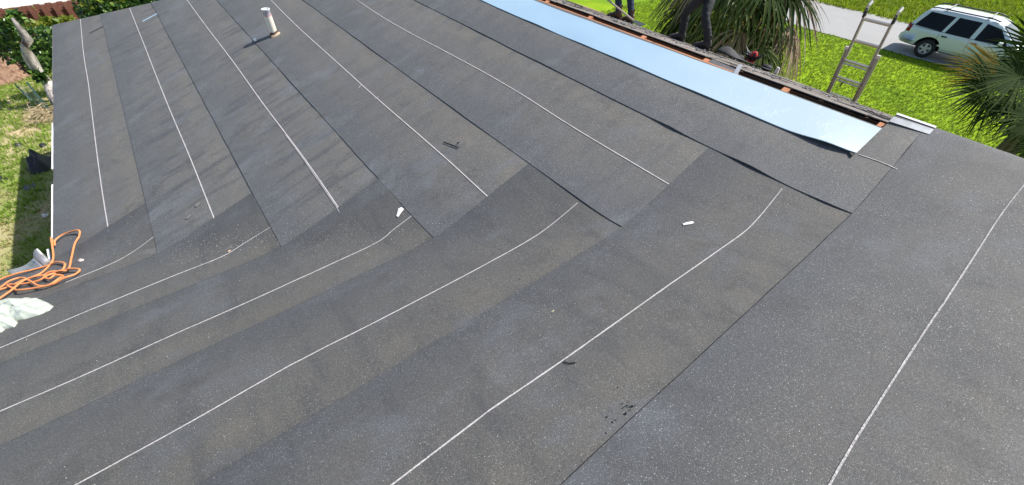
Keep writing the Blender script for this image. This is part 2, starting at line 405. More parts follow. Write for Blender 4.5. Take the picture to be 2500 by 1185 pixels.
def tufts(name, pts, h, w, nb, mat, lean=.6, z0=GZ):
    n = len(pts); k = n*nb
    base = np.repeat(np.asarray(pts), nb, 0) + RNG.normal(0, h*.35, (k, 2))
    a = RNG.uniform(0, 2*np.pi, k); L = h*RNG.uniform(.55, 1.3, k); ln = lean*RNG.uniform(.2, 1.2, k)
    dx, dy = np.cos(a), np.sin(a); ww = w*RNG.uniform(.6, 1.3, k)
    b0 = np.stack([base[:, 0]-dy*ww, base[:, 1]+dx*ww, np.full(k, z0-.01)], 1)
    b1 = np.stack([base[:, 0]+dy*ww, base[:, 1]-dx*ww, np.full(k, z0-.01)], 1)
    mx = base + np.stack([dx, dy], 1)*(L*ln*.45)[:, None]; tx = base + np.stack([dx, dy], 1)*(L*ln)[:, None]
    mz = z0 + L*.62; tz = z0 + L*(1.02-.35*ln)
    m0 = np.stack([mx[:, 0]-dy*ww*.8, mx[:, 1]+dx*ww*.8, mz], 1); m1 = np.stack([mx[:, 0]+dy*ww*.8, mx[:, 1]-dx*ww*.8, mz], 1)
    tp0 = np.stack([tx[:, 0]-dy*ww*.12, tx[:, 1]+dx*ww*.12, tz], 1); tp1 = np.stack([tx[:, 0]+dy*ww*.12, tx[:, 1]-dx*ww*.12, tz], 1)
    V = np.stack([b0, b1, m1, m0, tp1, tp0], 1).reshape(-1, 3); i = np.arange(k)[:, None]*6
    Fq = np.concatenate([i+np.array([[0, 1, 2, 3]]), i+np.array([[3, 2, 4, 5]])], 0)
    return tag(np_mesh(name, V, Fq, mat), kind='stuff')
def scatter(x0, x1, y0, y1, n, keep=None):
    p = np.stack([RNG.uniform(x0, x1, n), RNG.uniform(y0, y1, n)], 1)
    if keep is not None:
        kk = np.array([keep(a, c) for a, c in p]); p = p[kk]
    return p
tufts('front_lawn_grass', scatter(9.6, 22.9, -9.5, 9, 62000, lambda x, y: noise.noise((x*1.2, y*1.2, 5)) > -.7), .038, .0075, 4, M['blade'], 1.2)
tufts('verge_grass', scatter(27.4, 44, -12, 16, 26000), .16, .022, 4, M['blade_far'])
def dry(x, y): return 1.5*noise.noise((x*.75, y*.6, 2.2)) + .9*noise.noise((x*1.9, y*1.7, 8)) + (8.8-y)*.17
tufts('yard_dry_grass', scatter(-5.5, .35, -1, 14, 26000, lambda x, y: dry(x, y) > .12 and random.random() < .62), .055, .007, 4, M['blade_yard'], 1.)
tufts('yard_green_grass', scatter(-6, .35, -1, 22, 34000, lambda x, y: dry(x, y) < .22), .08, .008, 4, M['blade_green'])

# ------------------------------------------------------------------ house
house = thing('house', 'low stucco house with hipped roof being relaid in dark grey underlayment', 'house', (0, 0, GZ))
house.matrix_world.translation = (0, 0, 0); house.location = (0, 0, 0)
# deck: L-shaped hipped roof under the sheets
DZ = -.012
def P3(x, y, z): return (x, y, z+DZ)
XE = 4.93
deck = MB()
zr = SL*XR
deck.add([P3(0, 0, 0), P3(XE, -XE, SL*XE), P3(XE, HIPY-XE, SL*XE), P3(0, HIPY, 0)], [(0, 1, 2, 3)])
deck.add([P3(WEST, 0, 0), P3(WEST+XR, -XR, zr), P3(XR, -XR, zr), P3(0, 0, 0)], [(0, 1, 2, 3)])
deck.build('roof_deck', M['wood_dark'], house)
other = MB()
other.add([(0, HIPY, -.005), (XR, HIPY-XR, zr-.01), (FE, HIPY, -.09)], [(0, 2, 1)])
other.add([(WEST, YS, 0), (WEST+XR, -XR, zr), (XR, -XR, zr), (FE, YS, -.09)], [(0, 3, 2, 1)])
other.add([(WEST, 0, 0), (WEST, YS, 0), (WEST+XR, -XR, zr-.002)], [(0, 1, 2)])
uvx = [(.5, .5)]*len(other.v)
other.build('rear_underlayment', M['sheet_clean'], house, uv=uvx)
fdeck = MB()
fdeck.add([(XR+.012, -XR, FZ-.045), (FE, YS, -.09-.045), (FE, HIPY, -.09-.045), (XR+.012, HIPY-XR, FZ-.045),
           (XR+.012, -XR, FZ-.022), (FE, YS, -.09-.022), (FE, HIPY, -.09-.022), (XR+.012, HIPY-XR, FZ-.022)],
          [(0, 1, 2, 3), (7, 6, 5, 4), (0, 4, 5, 1), (1, 5, 6, 2), (2, 6, 7, 3), (3, 7, 4, 0)])
fdeck.build('far_roof_deck', M['wood_dark'], house)
w = MB()   # walls
def wall_run(pts, z0, z1):
    for (x0, y0), (x1, y1) in zip(pts, pts[1:]+pts[:1]):
        w.add([(x0, y0, z0), (x1, y1, z0), (x1, y1, z1), (x0, y0, z1)], [(0, 1, 2, 3)])
wall_run([(.5, HIPY-.5), (.5, -.5), (WEST+.5, -.5), (WEST+.5, YS+.5), (FE-.5, YS+.5), (FE-.5, HIPY-.5)], GZ-.02, -.02)
w.build('wall', M['wall'], house)
c_ = MB(); c_.add([(0, HIPY, -.16), (0, 0, -.16), (WEST, 0, -.16), (WEST, YS, -.16), (FE, YS, -.16), (FE, HIPY, -.16)], [(0, 1, 2, 3, 4, 5)])
c_.build('ceiling', M['dark_attic'], house)
fb = MB()
for a, bb in (((0, HIPY), (0, 0)), ((0, 0), (WEST, 0)), ((FE, YS), (FE, HIPY)), ((0, HIPY), (FE, HIPY)), ((WEST, YS), (FE, YS)), ((WEST, 0), (WEST, YS))):
    dz = -.20 if a[0] == FE else -.10
    fb.bar((*a, dz), (*bb, dz), .02, .14)
fb.build('fascia', M['white_metal'], house)

def wr(x, y, k):   # waviness of a laid sheet
    v = noise.noise((x*1.1+k*7, y*1.1, 1.7))*.0024 + noise.noise((x*3.2, y*3.2, k*3.3))*.0011
    if k > 20:    # soft buckles across the near courses
        v += noise.noise((x*1.5-y*.5, y*.45, k*2.1))*(.0036 if k > 24 else .0022)
        r_ = noise.noise((x*1.1+y*.9, y*.35-x*.2, k*4.7)); v += (.0034 if k > 24 else .002)*math.exp(-(r_/.07)**2)
    if k in (2, 3):    # cross ripples of the two scuffed courses
        v += noise.noise((x*1.0+y*.35, y*5.2-x*1.1, k*5.))*.0032
    return v
def fish(k, y):    # gaps where a lap has not been pressed down
    if k == 6:
        s = 0
        for yc, wd, a in ((-2.98, .13, .008), (-3.60, .14, .010), (-4.08, .12, .006), (-.6, .25, .003), (-1.6, .2, .003)):
            s += a*math.exp(-((y-yc)/wd)**2)
        return s
    if k == 5: return .002*max(0, math.sin(y*3.1)) + .003*math.exp(-((y+2.9)/.25)**2)
    if k == 4: return .002*max(0, math.sin(y*2.3+1))
    return .002
def offA(k, x, y):
    u = (x-SA[k-1])/(SA[k]-SA[k-1])
    return (.0076 if k > 1 else .0095) - .006*min(max(u, 0), 1.1) + fish(k, y)*math.exp(-max(0, u)*9) + wr(x, y, k)*min(1, max(0, u*3))
DUX, DUY = math.cos(R(2.72))/1.0485, math.sin(R(2.72))
def offB(k, c, xa=None):   # c: 0 lower edge .. 1 upper edge
    return .0125 - .0075*c
sheets = {}
def lin(a, b_, n): return [a + (b_-a)*i/n for i in range(n+1)]
def ylo(x): return -x
for k in range(1, 7):
    x0, x1 = SA[k-1] - (.012 if k == 1 else 0), (SA[k]+.06 if k < 6 else 4.925)
    xs = lin(x0, x1, 15); ts = lin(0, 1, 170); xtop = x1
    Pt = []; uv = []
    ylow = lambda x: -x + (.02 if k == 1 else 0)
    skirt = []; 
    for t_ in ts:
        y = ylow(x0) + (HIPY - x0 + .02 - ylow(x0))*t_; wob = .004*noise.noise((y*2.1, k*11., 0))
        skirt.append(Vector((x0+wob, y, roof(x0, y) + offA(k, x0, y) - .0065 - (.02 if k == 1 else 0))))
    Pt.append(skirt); uv += [(0, t_) for t_ in ts]
    for i, x in enumerate(xs):
        row = []
        for t_ in ts:
            y = ylow(x) + (HIPY - x + .02 - ylow(x))*t_; wob = .004*noise.noise((y*2.1, k*11., 0)) if i == 0 else 0
            row.append(Vector((x+wob, y, roof(x, y) + offA(k, x, y)))); uv.append(((x-SA[k-1])/(SA[k]-SA[k-1]), t_))
        Pt.append(row)
    b = MB(); b.grid([Pt[0][::-1], Pt[1][::-1]]); b.grid([r_[::-1] for r_ in Pt[1:]])
    uvs = []; nT = len(ts)
    for i in [0, 1] + list(range(1, len(Pt))): uvs += uv[i*nT:(i+1)*nT][::-1]
    sheets['A', k] = b.build('underlayment_sheet', M['sheet_streaked'] if k in (2, 3) else M['sheet'], house, True, uvs)
def Bpt(yc, s_, k):
    """point on course k at course coordinate yc (>0), s_: distance past the valley (negative: still on the near slope)"""
    if s_ <= 0: return yc + s_, -yc
    return yc + DUX*s_, -yc + DUY*s_
CREASE = []
for a, c, am, wd in (((2350, 900), (2520, 1015), .0055, .022), ((1120, 832), (1186, 905), .004, .04), ((1186, 905), (1196, 1100), .005, .035), ((1190, 1080), (1215, 1200), .004, .03),
                     ((1760, 880), (1890, 1015), .0025, .03), ((1500, 600), (1640, 690), .003, .04), ((2230, 640), (2330, 760), .0025, .04), ((700, 900), (760, 1010), .003, .04)):
    p, q = on_roof(*a), on_roof(*c); CREASE.append((Vector((p.x, p.y)), Vector((q.x, q.y)), am, wd))
def crease_h(x, y):
    h = 0; p = Vector((x, y))
    for a, c, am, wd in CREASE:
        d = c-a; f = max(0, min(1, (p-a).dot(d)/d.length_squared)); r_ = (p-a-d*f).length
        if r_ < wd*3.5: h += am*math.exp(-(r_/wd)**2)
    return h
def Bsurf(k, yc, s_):
    x, y = Bpt(yc, s_, k); c = (yc-SA[k-1])/(SA[k]-SA[k-1])
    if s_ > 0:
        cx = (x-SA[k-1])/(SA[k]-SA[k-1]); o = .0125 - .0075*min(1, max(0, cx)) + wr(x, y, k+20)*.8
    else:
        o = .0125 - .0075*c + wr(x, y, k+20)*min(1, max(0, c*3+.1)) + (crease_h(x, y) if k > 3 else 0)
    return Vector((x, y, roof(x, y) + o))
for k in range(1, 7):
    y0, y1 = SA[k-1] - (.012 if k == 1 else 0), (SA[k]+.06 if k < 6 else 5.06)
    xend = SA[k]+.06 if k < 6 else 5.085
    Pt = []; uv = []; n1, n2 = (560 if k > 3 else 280), 24
    for i, yc in enumerate([y0] + lin(y0, y1, 36 if k > 3 else 15)):
        row = []
        send = max(.0005, (xend-yc)/DUX); wst = WEST + yc + .01
        ss = [-(yc-wst)*(1-j/n1)**1.35 for j in range(n1)] + lin(0, send, n2)
        for s_ in ss:
            wob = .003*noise.noise((s_*2.3, k*5.1, 4)) if i < 2 else 0
            p_ = Bsurf(k, yc + wob, s_)
            if i == 0: p_.z -= .0055
            row.append(p_); uv.append((max(0, (yc-SA[k-1])/(SA[k]-SA[k-1])), s_*.1))
        Pt.append(row)
    nT = len(Pt[0]); uv = uv[:2*nT] + uv[nT:]
    b = MB(); b.grid(Pt[:2]); b.grid(Pt[1:]); sheets['B', k] = b.build('underlayment_sheet', M['sheet_clean'] if k < 5 else M['sheet_mid'] if k == 5 else M['sheet_sunlit'], house, True, uv)

# dark ribbons painting the gap shadow under the lower edges of the near courses
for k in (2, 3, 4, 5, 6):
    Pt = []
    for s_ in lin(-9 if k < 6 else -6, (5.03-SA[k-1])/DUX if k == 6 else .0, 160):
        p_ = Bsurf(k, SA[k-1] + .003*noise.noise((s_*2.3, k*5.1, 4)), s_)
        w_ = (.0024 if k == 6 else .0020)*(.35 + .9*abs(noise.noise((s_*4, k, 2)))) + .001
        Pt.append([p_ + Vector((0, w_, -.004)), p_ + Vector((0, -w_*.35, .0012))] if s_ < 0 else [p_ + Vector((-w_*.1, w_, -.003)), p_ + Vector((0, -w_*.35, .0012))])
    b = MB(); b.grid([q[::-1] for q in Pt]); b.build('lap_shadow', M['felt'], sheets['B', k])

def smooth_path(px, z_fn, n=10):
    P_ = [z_fn(*q) for q in px]; out = []
    for i in range(len(P_)-1):
        p0, p1, p2, p3 = P_[max(i-1, 0)], P_[i], P_[i+1], P_[min(i+2, len(P_)-1)]
        for j in range(n):
            t_ = j/n
            out.append(.5*((2*p1) + (p2-p0)*t_ + (2*p0-5*p1+4*p2-p3)*t_*t_ + (3*p1-p0-3*p2+p3)*t_**3))
    out.append(P_[-1]); return out
# chalk lines: read along the photograph, snapped on to the sheets
def ribbon(pts, wd, jit=.12, nrm=Vector((0, 0, 1)), seed=0):
    b = MB(); Pl = []
    for i, p in enumerate(pts):
        t_ = (pts[min(i+1, len(pts)-1)] - pts[max(i-1, 0)]).normalized(); s_ = t_.cross(nrm).normalized()
        w_ = wd*.5*(1 + jit*noise.noise((i*.9, seed, 0))*2)
        Pl.append([p + s_*w_, p - s_*w_])
    b.grid([q[::-1] for q in Pl]); return b
def resample(pts, step):
    out = [pts[0]]
    for a, c in zip(pts, pts[1:]):
        n = max(1, int((c-a).length/step))
        out += [a + (c-a)*(i/n) for i in range(1, n+1)]
    return out
chA = {1: [(196, 44), (204, 130), (216, 205), (235, 360), (250, 470), (266, 568)], 2: [(313, 12), (348, 100), (405, 245), (462, 380), (527, 545)],
       3: [(452, -6), (500, 60), (570, 152), (640, 250), (745, 390), (835, 520)], 4: [(655, -6), (725, 64), (820, 150), (920, 240), (1075, 375), (1201, 490)],
       5: [(862, -6), (960, 58), (1100, 133), (1240, 210), (1390, 305), (1560, 407), (1646, 458)], 6: [(2096, 377), (2150, 396), (2191, 414)]}
for k, px in chA.items():
    pts = resample(smooth_path(px, on_roof, 8), .05)
    # beyond the frame the line simply runs on to the hip
    d_ = Vector((0, 1, 0)); e = pts[0]
    if k < 6: pts = resample([Vector((CHA[k-1], min(HIPY-CHA[k-1], e.y+3), 0)), e], .1)[:-1] + pts
    q = []
    for p in pts:
        p.y = min(p.y, HIPY-p.x); q.append(Vector((p.x, p.y, roof(p.x, p.y) + offA(k, p.x, p.y) + .0022)))
    ribbon(q, .0092 if k < 6 else .0075, .14, seed=k).build('chalk_line', M['chalk'], sheets['A', k])
chB = {1: [(160, 690), (215, 668), (270, 645), (320, 618), (382, 572)], 2: [(0, 850), (250, 745), (420, 675), (540, 628), (600, 592), (667, 550)],
       3: [(0, 1005), (215, 912), (430, 815), (640, 722), (820, 640), (925, 590), (960, 562), (1005, 527)],
       4: [(185, 1185), (450, 1040), (710, 893), (940, 775), (1170, 655), (1290, 588), (1345, 550), (1411, 494)],
       5: [(955, 1185), (1190, 1008), (1390, 869), (1590, 727), (1750, 615), (1815, 568), (1850, 534), (1880, 498), (1910, 460)],
       6: [(2025, 1185), (2075, 1095), (2150, 975), (2250, 820), (2350, 670), (2430, 545), (2500, 452)]}
for k, px in chB.items():
    pts = smooth_path(px, lambda a_, b_: on_roof(a_, b_, .008), 8)
    e = pts[0]; yc = -e.y
    if k != 1: pts = [Vector((e.x-6 if e.x > -5 else e.x-1, e.y, 0)), Vector((e.x-2, e.y, 0)), Vector((e.x-.6, e.y, 0))] + pts
    if k == 6: pts.append(pts[-1] + (pts[-1]-pts[-2])*.6)
    pts = resample(pts, .04); q = []
    for p in pts:
        # locate on the course
        if p.y <= -p.x + 1e-6: z = Bsurf(k, -p.y, p.x + p.y).z
        else:
            s_ = (p.x+p.y)/(DUX+DUY); z = Bsurf(k, p.x - DUX*s_, s_).z
        q.append(Vector((p.x, p.y, z + .0018)))
    ribbon(q, {1: .0072, 2: .0072, 3: .0066, 4: .0058, 5: .0058, 6: .0062}[k], .22 if k > 4 else .12, seed=k+9).build('chalk_line', M['chalk_worn'] if k == 6 else M['chalk'], sheets['B', k])
# double-snapped stretch of the third line and two pencil ticks on the fourth
q = []
for p in resample([on_roof(*z_) for z_ in ((697, 330), (743, 392.5), (789, 459), (831.5, 521))], .05):
    q.append(Vector((p.x, p.y, roof(p.x, p.y)+offA(3, p.x, p.y)+.0042)))
ribbon(q, .006, .2, seed=31).build('chalk_line', M['chalk_worn'], sheets['A', 3])
for a, c in (((876, 215), (884, 206)), ((914, 243), (925, 237))):
    q = [on_roof(*a), on_roof(*c)]; q = [Vector((p.x, p.y, roof(p.x, p.y)+offA(4, p.x, p.y)+.004)) for p in q]
    ribbon(q, .009).build('chalk_tick', M['chalk'], sheets['A', 4])

# end laps near the hip: a blue film edge, a dark gap, two pale edges
def on_sheet(px, py, k, lift): p = on_roof(px, py); return Vector((p.x, p.y, roof(p.x, p.y)+offA(k, p.x, p.y)+lift))
for a, c, k, wd, mt, nm in (((348, 53), (385, 33), 2, .05, 'film', 'film_edge'), ((219, 82), (254, 64), 1, .035, 'felt', 'lap_gap'),
                            ((344, 33), (375, 17), 2, .012, 'felt_grey', 'lap_edge'), ((232, 57), (250, 48), 1, .01, 'felt_grey', 'lap_edge')):
    pts = [on_sheet(*a, k, .004).lerp(on_sheet(*c, k, .004), i/8) for i in range(9)]
    for p in pts: p.z = roof(p.x, p.y) + offA(k, p.x, p.y) + .0045
    ribbon(pts, wd, .1).build(nm, M[mt], sheets['A', k])

# blue release film on the top course
b = MB(); Pt = []; uv = []; ys = lin(-3.995, HIPY-4.9, 150)
for i, fx in enumerate([0] + lin(0, 1, 10)):
    row = []
    for y in ys:
        x0 = 4.594 + .010*noise.noise((y*.8, 2, 2)) + .045*math.exp(-(y+4.0)/.16) + max(0, y+1.2)*.012
        x1 = 4.905 - .018*max(0, min(1, (y+2.9)/1.2)) + .006*noise.noise((y*1.5, 7, 1))
        x = x0 + (x1-x0)*fx
        lift = .019*math.exp(-((y+3.84)/.15)**2)*(1-fx)**2.2 + .002*math.exp(-((y+3.0)/.4)**2)*(1-fx)**2 + .006
        lift += .006*noise.noise((x*5, y*2.5, 3)) * (1.2 - fx)*.6 + .002
        z = roof(min(x, 4.9), y) + offA(6, x, y) + lift + (.0 if x < 4.9 else (x-4.9)*SL)
        if i == 0: z -= .005
        row.append(Vector((x, y, z)))
    Pt.append(row[::-1])
b.grid(Pt[:2]); b.grid(Pt[1:]); film = b.build('release_film', M['film'], house, True)
film['label'] = 'pale blue release film along the top course'
# dark felt tab showing below the loose corner of the film
fl = [on_roof(2068, 366, .012), on_roof(2088, 376, .012), on_roof(2080, 384, .012)]
b = MB(); b.add([p + Vector((0, 0, .004)) for p in fl], [(0, 1, 2)]); b.add([p for p in fl], [(2, 1, 0)]); b.build('felt_tab', M['felt'], film)

# ridge slot: deck edge board, rafters, dark attic below
b = MB(); b.bar((4.918, -3.0, SL*4.918-.014), (4.918, 2.7, SL*4.918-.014), .06, .022, Vector((-SL, 0, 1)).normalized()); b.build('deck_edge_board', M['wood'], house)
for px in ((1335, 6), (1440, 46), (1570, 93), (1722, 153), (1915, 225), (2150, 311)):
    p = on_x(*px, 4.985)
    b = MB(); b.bar((3.9, p.y, SL*3.9-.075), (5.02, p.y, SL*5.02-.075), .045, .10, Vector((-SL, 0, 1)).normalized())
    b.build('rafter', M['wood'], house)
p = on_x(1805, 180, 4.985); b = MB(); b.bar((4.86, p.y-.02, SL*4.86+.006), (5.03, p.y+.035, SL*5.03+.002), .032, .004, Vector((-SL, 0, 1)).normalized())
b.build('metal_strap', M['galv'], house)
b = MB(); b.bar((5.035, -4.6, FZ-.10), (5.035, 2.5, FZ-.10), .018, .09); b.build('ridge_board', M['wood_dark'], house)
p = on_x(1755, 172, 5.0)
b = MB(); b.add([(4.985, p.y+.10, 1.535), (4.985, p.y-.13, 1.53), (5.03, p.y-.15, 1.545), (5.03, p.y+.10, 1.555)], [(0, 1, 2, 3)]); b.build('felt_flap', M['felt_grey'], house)

# bare end of the top course, carried over the ridge past the film: silver selvage and white edge
ya, yb = -3.995, -4.205
def ztop(x, y): return roof(x, y) + .0028 + .012*max(0, (x-4.95)/.12)**2
def patch(xa, xb, up, ny=10, nx=8):
    return [[Vector((x - (.03*(y-yb)/(ya-yb) if xb > 5.0 else 0), y, ztop(x, y) + up)) for y in lin(ya, yb, ny)] for x in lin(xa, xb, nx)]
b = MB(); Pt = [[Vector((x, y, ztop(x, y))) for y in lin(ya, yb, 8)] for x in lin(4.90, 5.070, 10)]; b.grid(Pt)
uvs = []
for i in range(11): uvs += [(.8, .5)]*9
se = b.build('sheet_end', M['sheet'], house, True, uvs)
b = MB(); b.grid([[Vector((x - .02*(y-yb)/(ya-yb), y, ztop(x, y)+.003)) for y in lin(ya, yb, 8)] for x in lin(5.0, 5.045, 3)]); b.build('silver_selvage', simple('smeared_silver', (.27, .285, .31), .5, .2, .5, 26), se)
b = MB(); b.grid([[Vector((x, y, ztop(x, y)+.004)) for y in lin(ya, yb, 8)] for x in lin(5.056, 5.070, 3)]); b.build('white_edge', M['white_metal'], se)

# old shingles on the far slope: the first courses one by one, the rest joined
fn = Vector((FS, 0, 1)).normalized(); ft = Vector((1, 0, -FS)).normalized()
def tab(b, s_, y, L, wd, th, lift, tilt, rz):
    c0 = Vector((XR, y, FZ-.02)) + ft*s_ + fn*(lift+th/2)
    vs = []
    for dz in (-th/2, th/2):
        for dy in (-wd/2, wd/2):
            for ds in (0, L):
                q = ft*ds + Vector((0, 1, 0))*(dy + ds*rz) + fn*(dz + tilt*ds/L); vs.append(c0 + q)
    b.add(vs, [(0, 1, 3, 2), (4, 6, 7, 5), (0, 4, 5, 1), (2, 3, 7, 6), (0, 2, 6, 4), (1, 5, 7, 3)])
rs = random.Random(3)
proto = None
for row in range(3):
    y = -4.02 + (row % 2)*.15
    while y < 2.6:
        wd = .302 + rs.uniform(-.01, .004)
        if row == 0 and rs.random() < .08: y += .305; continue
        b = MB(); tab(b, -.005 + row*.135 + rs.uniform(-.018, .012), y, .24, wd, .006, .003 + .004*rs.random() + (2-row)*.004, rs.uniform(-.004, .008), rs.uniform(-.03, .03))
        b.build('shingle', M['shingle'], house); y += .305
b = MB()
for row in range(3, 36):
    y = -9.5 + (row % 2)*.15
    while y < 7.5:
        xx = XR + row*.135/1.056
        if -xx-.0 < y < HIPY-(9.89-xx)*1.0+ .2 and y > -xx + .06:
            if rs.random() > .03:
                tab(b, row*.135 + rs.uniform(-.012, .012), y, .21, .302, .006, .004 + .004*rs.random(), rs.uniform(-.006, .004), rs.uniform(-.02, .02))
        y += .305
b.build('shingle_courses', M['shingle'], house, kind='stuff')
b = MB(); b.bar((FE+.006, YS, -.122), (FE+.006, HIPY, -.122), .012, .012); b.build('eave_flashing', simple('pale_green_drip', (.16, .26, .14), .6), house)
# rubble on the old shingles
b = MB()
for _ in range(260):
    x = XR + .05 + abs(rs.gauss(0, 1.4)); y = rs.uniform(-4.1, 2.5)
    if x > 9.7: continue
    s_ = rs.uniform(.004, .014)
    b.box((x, y, far_slope(x) + .012 + s_*.2), (s_*1.6, s_*2, s_*.7), Matrix.Rotation(rs.uniform(0, 3), 3, 'Z') @ Matrix.Rotation(rs.uniform(-.4, .4), 3, 'X'))
tag(b.build('shingle_crumbs', M['felt_grey']), 'crumbled shingle fragments scattered over the old shingles', None, None, 'stuff')

# drip edge at the near eave: white lengths with a gap
for a, c in (((134, 300), (134, 412)), ((134, 450), (134, 606))):
    pa, pc = on_z(*a, .0), on_z(*c, .0)
    b = MB(); b.bar((-.021, pa.y, .002), (-.021, pc.y, .002), .018, .006); b.bar((-.029, pa.y, -.03), (-.029, pc.y, -.03), .003, .06)
    b.build('drip_edge', M['white_metal'], house)
b = MB(); b.bar((-.062, .27, -.012), (-.034, -.03, -.008), .018, .006); b.build('drip_edge', M['white_metal'], house)
b = MB(); b.bar((-.02, 4.1, -.005), (-.02, HIPY, -.005), .02, .006); b.build('drip_edge', M['felt_grey'], house)
b = MB(); b.bar((WEST, .012, -.004), (-.05, .012, -.004), .02, .006); b.build('drip_edge', M['felt_grey'], house)

# vent pipe
pb = on_roof(670, 85); pb.z = roof(pb.x, pb.y)
pip = MB(); h_ = .312; n = 24
prof = [(.046, -.03), (.046, .05), (.046, .16), (.046, .25), (.046, h_-.01), (.0505, h_-.006), (.0505, h_), (.040, h_), (.039, h_-.09)]
Pt = [[Vector((r_*math.cos(2*math.pi*j/n), r_*math.sin(2*math.pi*j/n), z)) for j in range(n+1)] for r_, z in prof]
pip.grid(Pt); vp = pip.build('vent_pipe', M['pvc'], house, True); vp.location = pb; vp['label'] = 'white plastic vent pipe with reddish stained top'
b = MB(); Pt = []
for r_, z in ((.075, -.004), (.072, .012), (.058, .022), (.050, .030), (.047, .048)):
    Pt.append([Vector((r_*math.cos(2*math.pi*j/20)*(1+.10*noise.noise((j*1.3 % 20, r_*60, 1))), r_*math.sin(2*math.pi*j/20)*(1+.1*noise.noise((j*1.3 % 20, r_*60, 4))), z + r_*math.cos(2*math.pi*j/20)*SL)) for j in range(20)] )
    Pt[-1].append(Pt[-1][0])
b.grid(Pt); b.build('tar_collar', M['tar'], vp, True)
b = MB(); b.grid([[Vector((r_*math.cos(a), r_*math.sin(a), z + r_*math.cos(a)*SL)) for a in lin(-2.4, -.6, 8)] for r_, z in ((.082, .004), (.078, .018), (.060, .026))]); b.build('boot_flange', M['flange'], vp, True)

# ------------------------------------------------------------------ loose granules
def bits(name, pts, smin_, smax_, mat, label):
    b = MB()
    for x, y in pts:
        s_ = rs.uniform(smin_, smax_); z = roof(x, y) + .012
        a = rs.uniform(0, 6)
        vs = [Vector((x + s_*math.cos(a+i*2.1), y + s_*math.sin(a+i*2.1)*.8, z-.003)) for i in range(3)] + [Vector((x, y, z + s_*.9))]
        b.add(vs, [(0, 1, 3), (1, 2, 3), (2, 0, 3)])
    return tag(b.build(name, mat), label, None, None, 'stuff')
pts = []
for _ in range(620):
    t_ = rs.uniform(.9, 3.1); d_ = rs.gauss(0, .06); pts.append((t_ + d_ + .03, -t_ + d_ + .02))
for _ in range(420): pts.append((rs.uniform(.1, 4.5), rs.uniform(-4.6, 4.5)))
bits('loose_granules', pts, .0013, .0030, M['pvc_bit'], 'pale loose granules gathered along the roof valley')

# ------------------------------------------------------------------ things lying on the roof
def flat_bit(name, px, mat, label, cat, th=.004, curl=.006, group=None, lift=.012):
    P_ = [on_roof(*q, .010) for q in px]; n = len(P_)
    top = [p + Vector((0, 0, lift - .006 + curl*abs(noise.noise((i*3.7, px[0][0], 0))))) for i, p in enumerate(P_)]
    c = sum(top, Vector())/n + Vector((0, 0, curl*.8)); cb = c - Vector((0, 0, th)); bot = [p - Vector((0, 0, th)) for p in top]
    b = MB(); vs = top + bot + [c, cb]; fs = []
    for i in range(n):
        j = (i+1) % n; fs += [(i, j, 2*n), (n+j, n+i, 2*n+1), (i, n+i, n+j, j)]
    b.add(vs, fs); o = b.build(name, mat); return tag(o, label, cat, group)
flat_bit('paper_scrap', [(968, 529), (973, 512), (980, 508), (986, 512), (979, 521), (972, 531)], M['paper'], 'torn white paper scrap near the valley beside a chalk line', 'paper scrap')
flat_bit('white_strip', [(1666, 548), (1676, 545), (1690, 543), (1694, 546), (1686, 549), (1668, 552)], M['paper'], 'narrow twisted white strip lying right of the valley seams', 'strip')
flat_bit('pale_scrap', [(191, 638), (196, 633), (206, 634), (204, 638), (196, 641)], simple('pinkish_scrap', (.62, .50, .46), .7), 'small pinkish pale scrap near the orange cord loop', 'scrap')
flat_bit('white_chip', [(618, 98), (624, 97), (628, 103), (622, 104)], M['paper'], 'tiny white bit lying in the vent pipe shadow', 'scrap', lift=.02, curl=.02)
flat_bit('felt_strip', [(1082, 349), (1083, 347.4), (1121, 361), (1119.5, 363)], M['felt'], 'straight black strip of felt between the fourth and fifth seams', 'strip', lift=.011, th=.003)
flat_bit('felt_chip', [(1115, 350.5), (1121, 347.5), (1122.5, 348.5), (1117, 352)], M['felt'], 'short black chip beside the straight black felt strip', 'scrap')
b = MB(); b.tube([on_roof(*q, .014) for q in ((1377, 881), (1382, 885), (1390, 887), (1398, 886), (1405, 885))], .0028, 6)
tag(b.build('curved_strip', M['felt']), 'curved black sliver touching a chalk line in the foreground', 'strip')
flat_bit('tan_leaf', [(1343, 765), (1350, 760), (1353, 759), (1349, 764)], simple('tan_leaf_skin', (.38, .36, .24), .7), 'pale tan leaf fragment below the valley', 'leaf')
flat_bit('tan_chip', [(555, 616), (561, 612), (565, 612), (559, 617)], M['flange'], 'orange tan chip beside the chalk curve in the valley', 'scrap')
flat_bit('grey_patch', [(474, 503), (486, 493), (489, 497), (480, 506)], simple('grey_smear', (.16, .16, .15), .8), 'grey scuffed flake on the second course, upper of two', 'scrap', lift=.008, curl=.001)
flat_bit('grey_patch', [(452, 536), (462, 525), (467, 524), (459, 534)], simple('grey_smear_pale', (.17, .17, .165), .8), 'grey scuffed flake on the second course, lower of two', 'scrap', lift=.008, curl=.001)
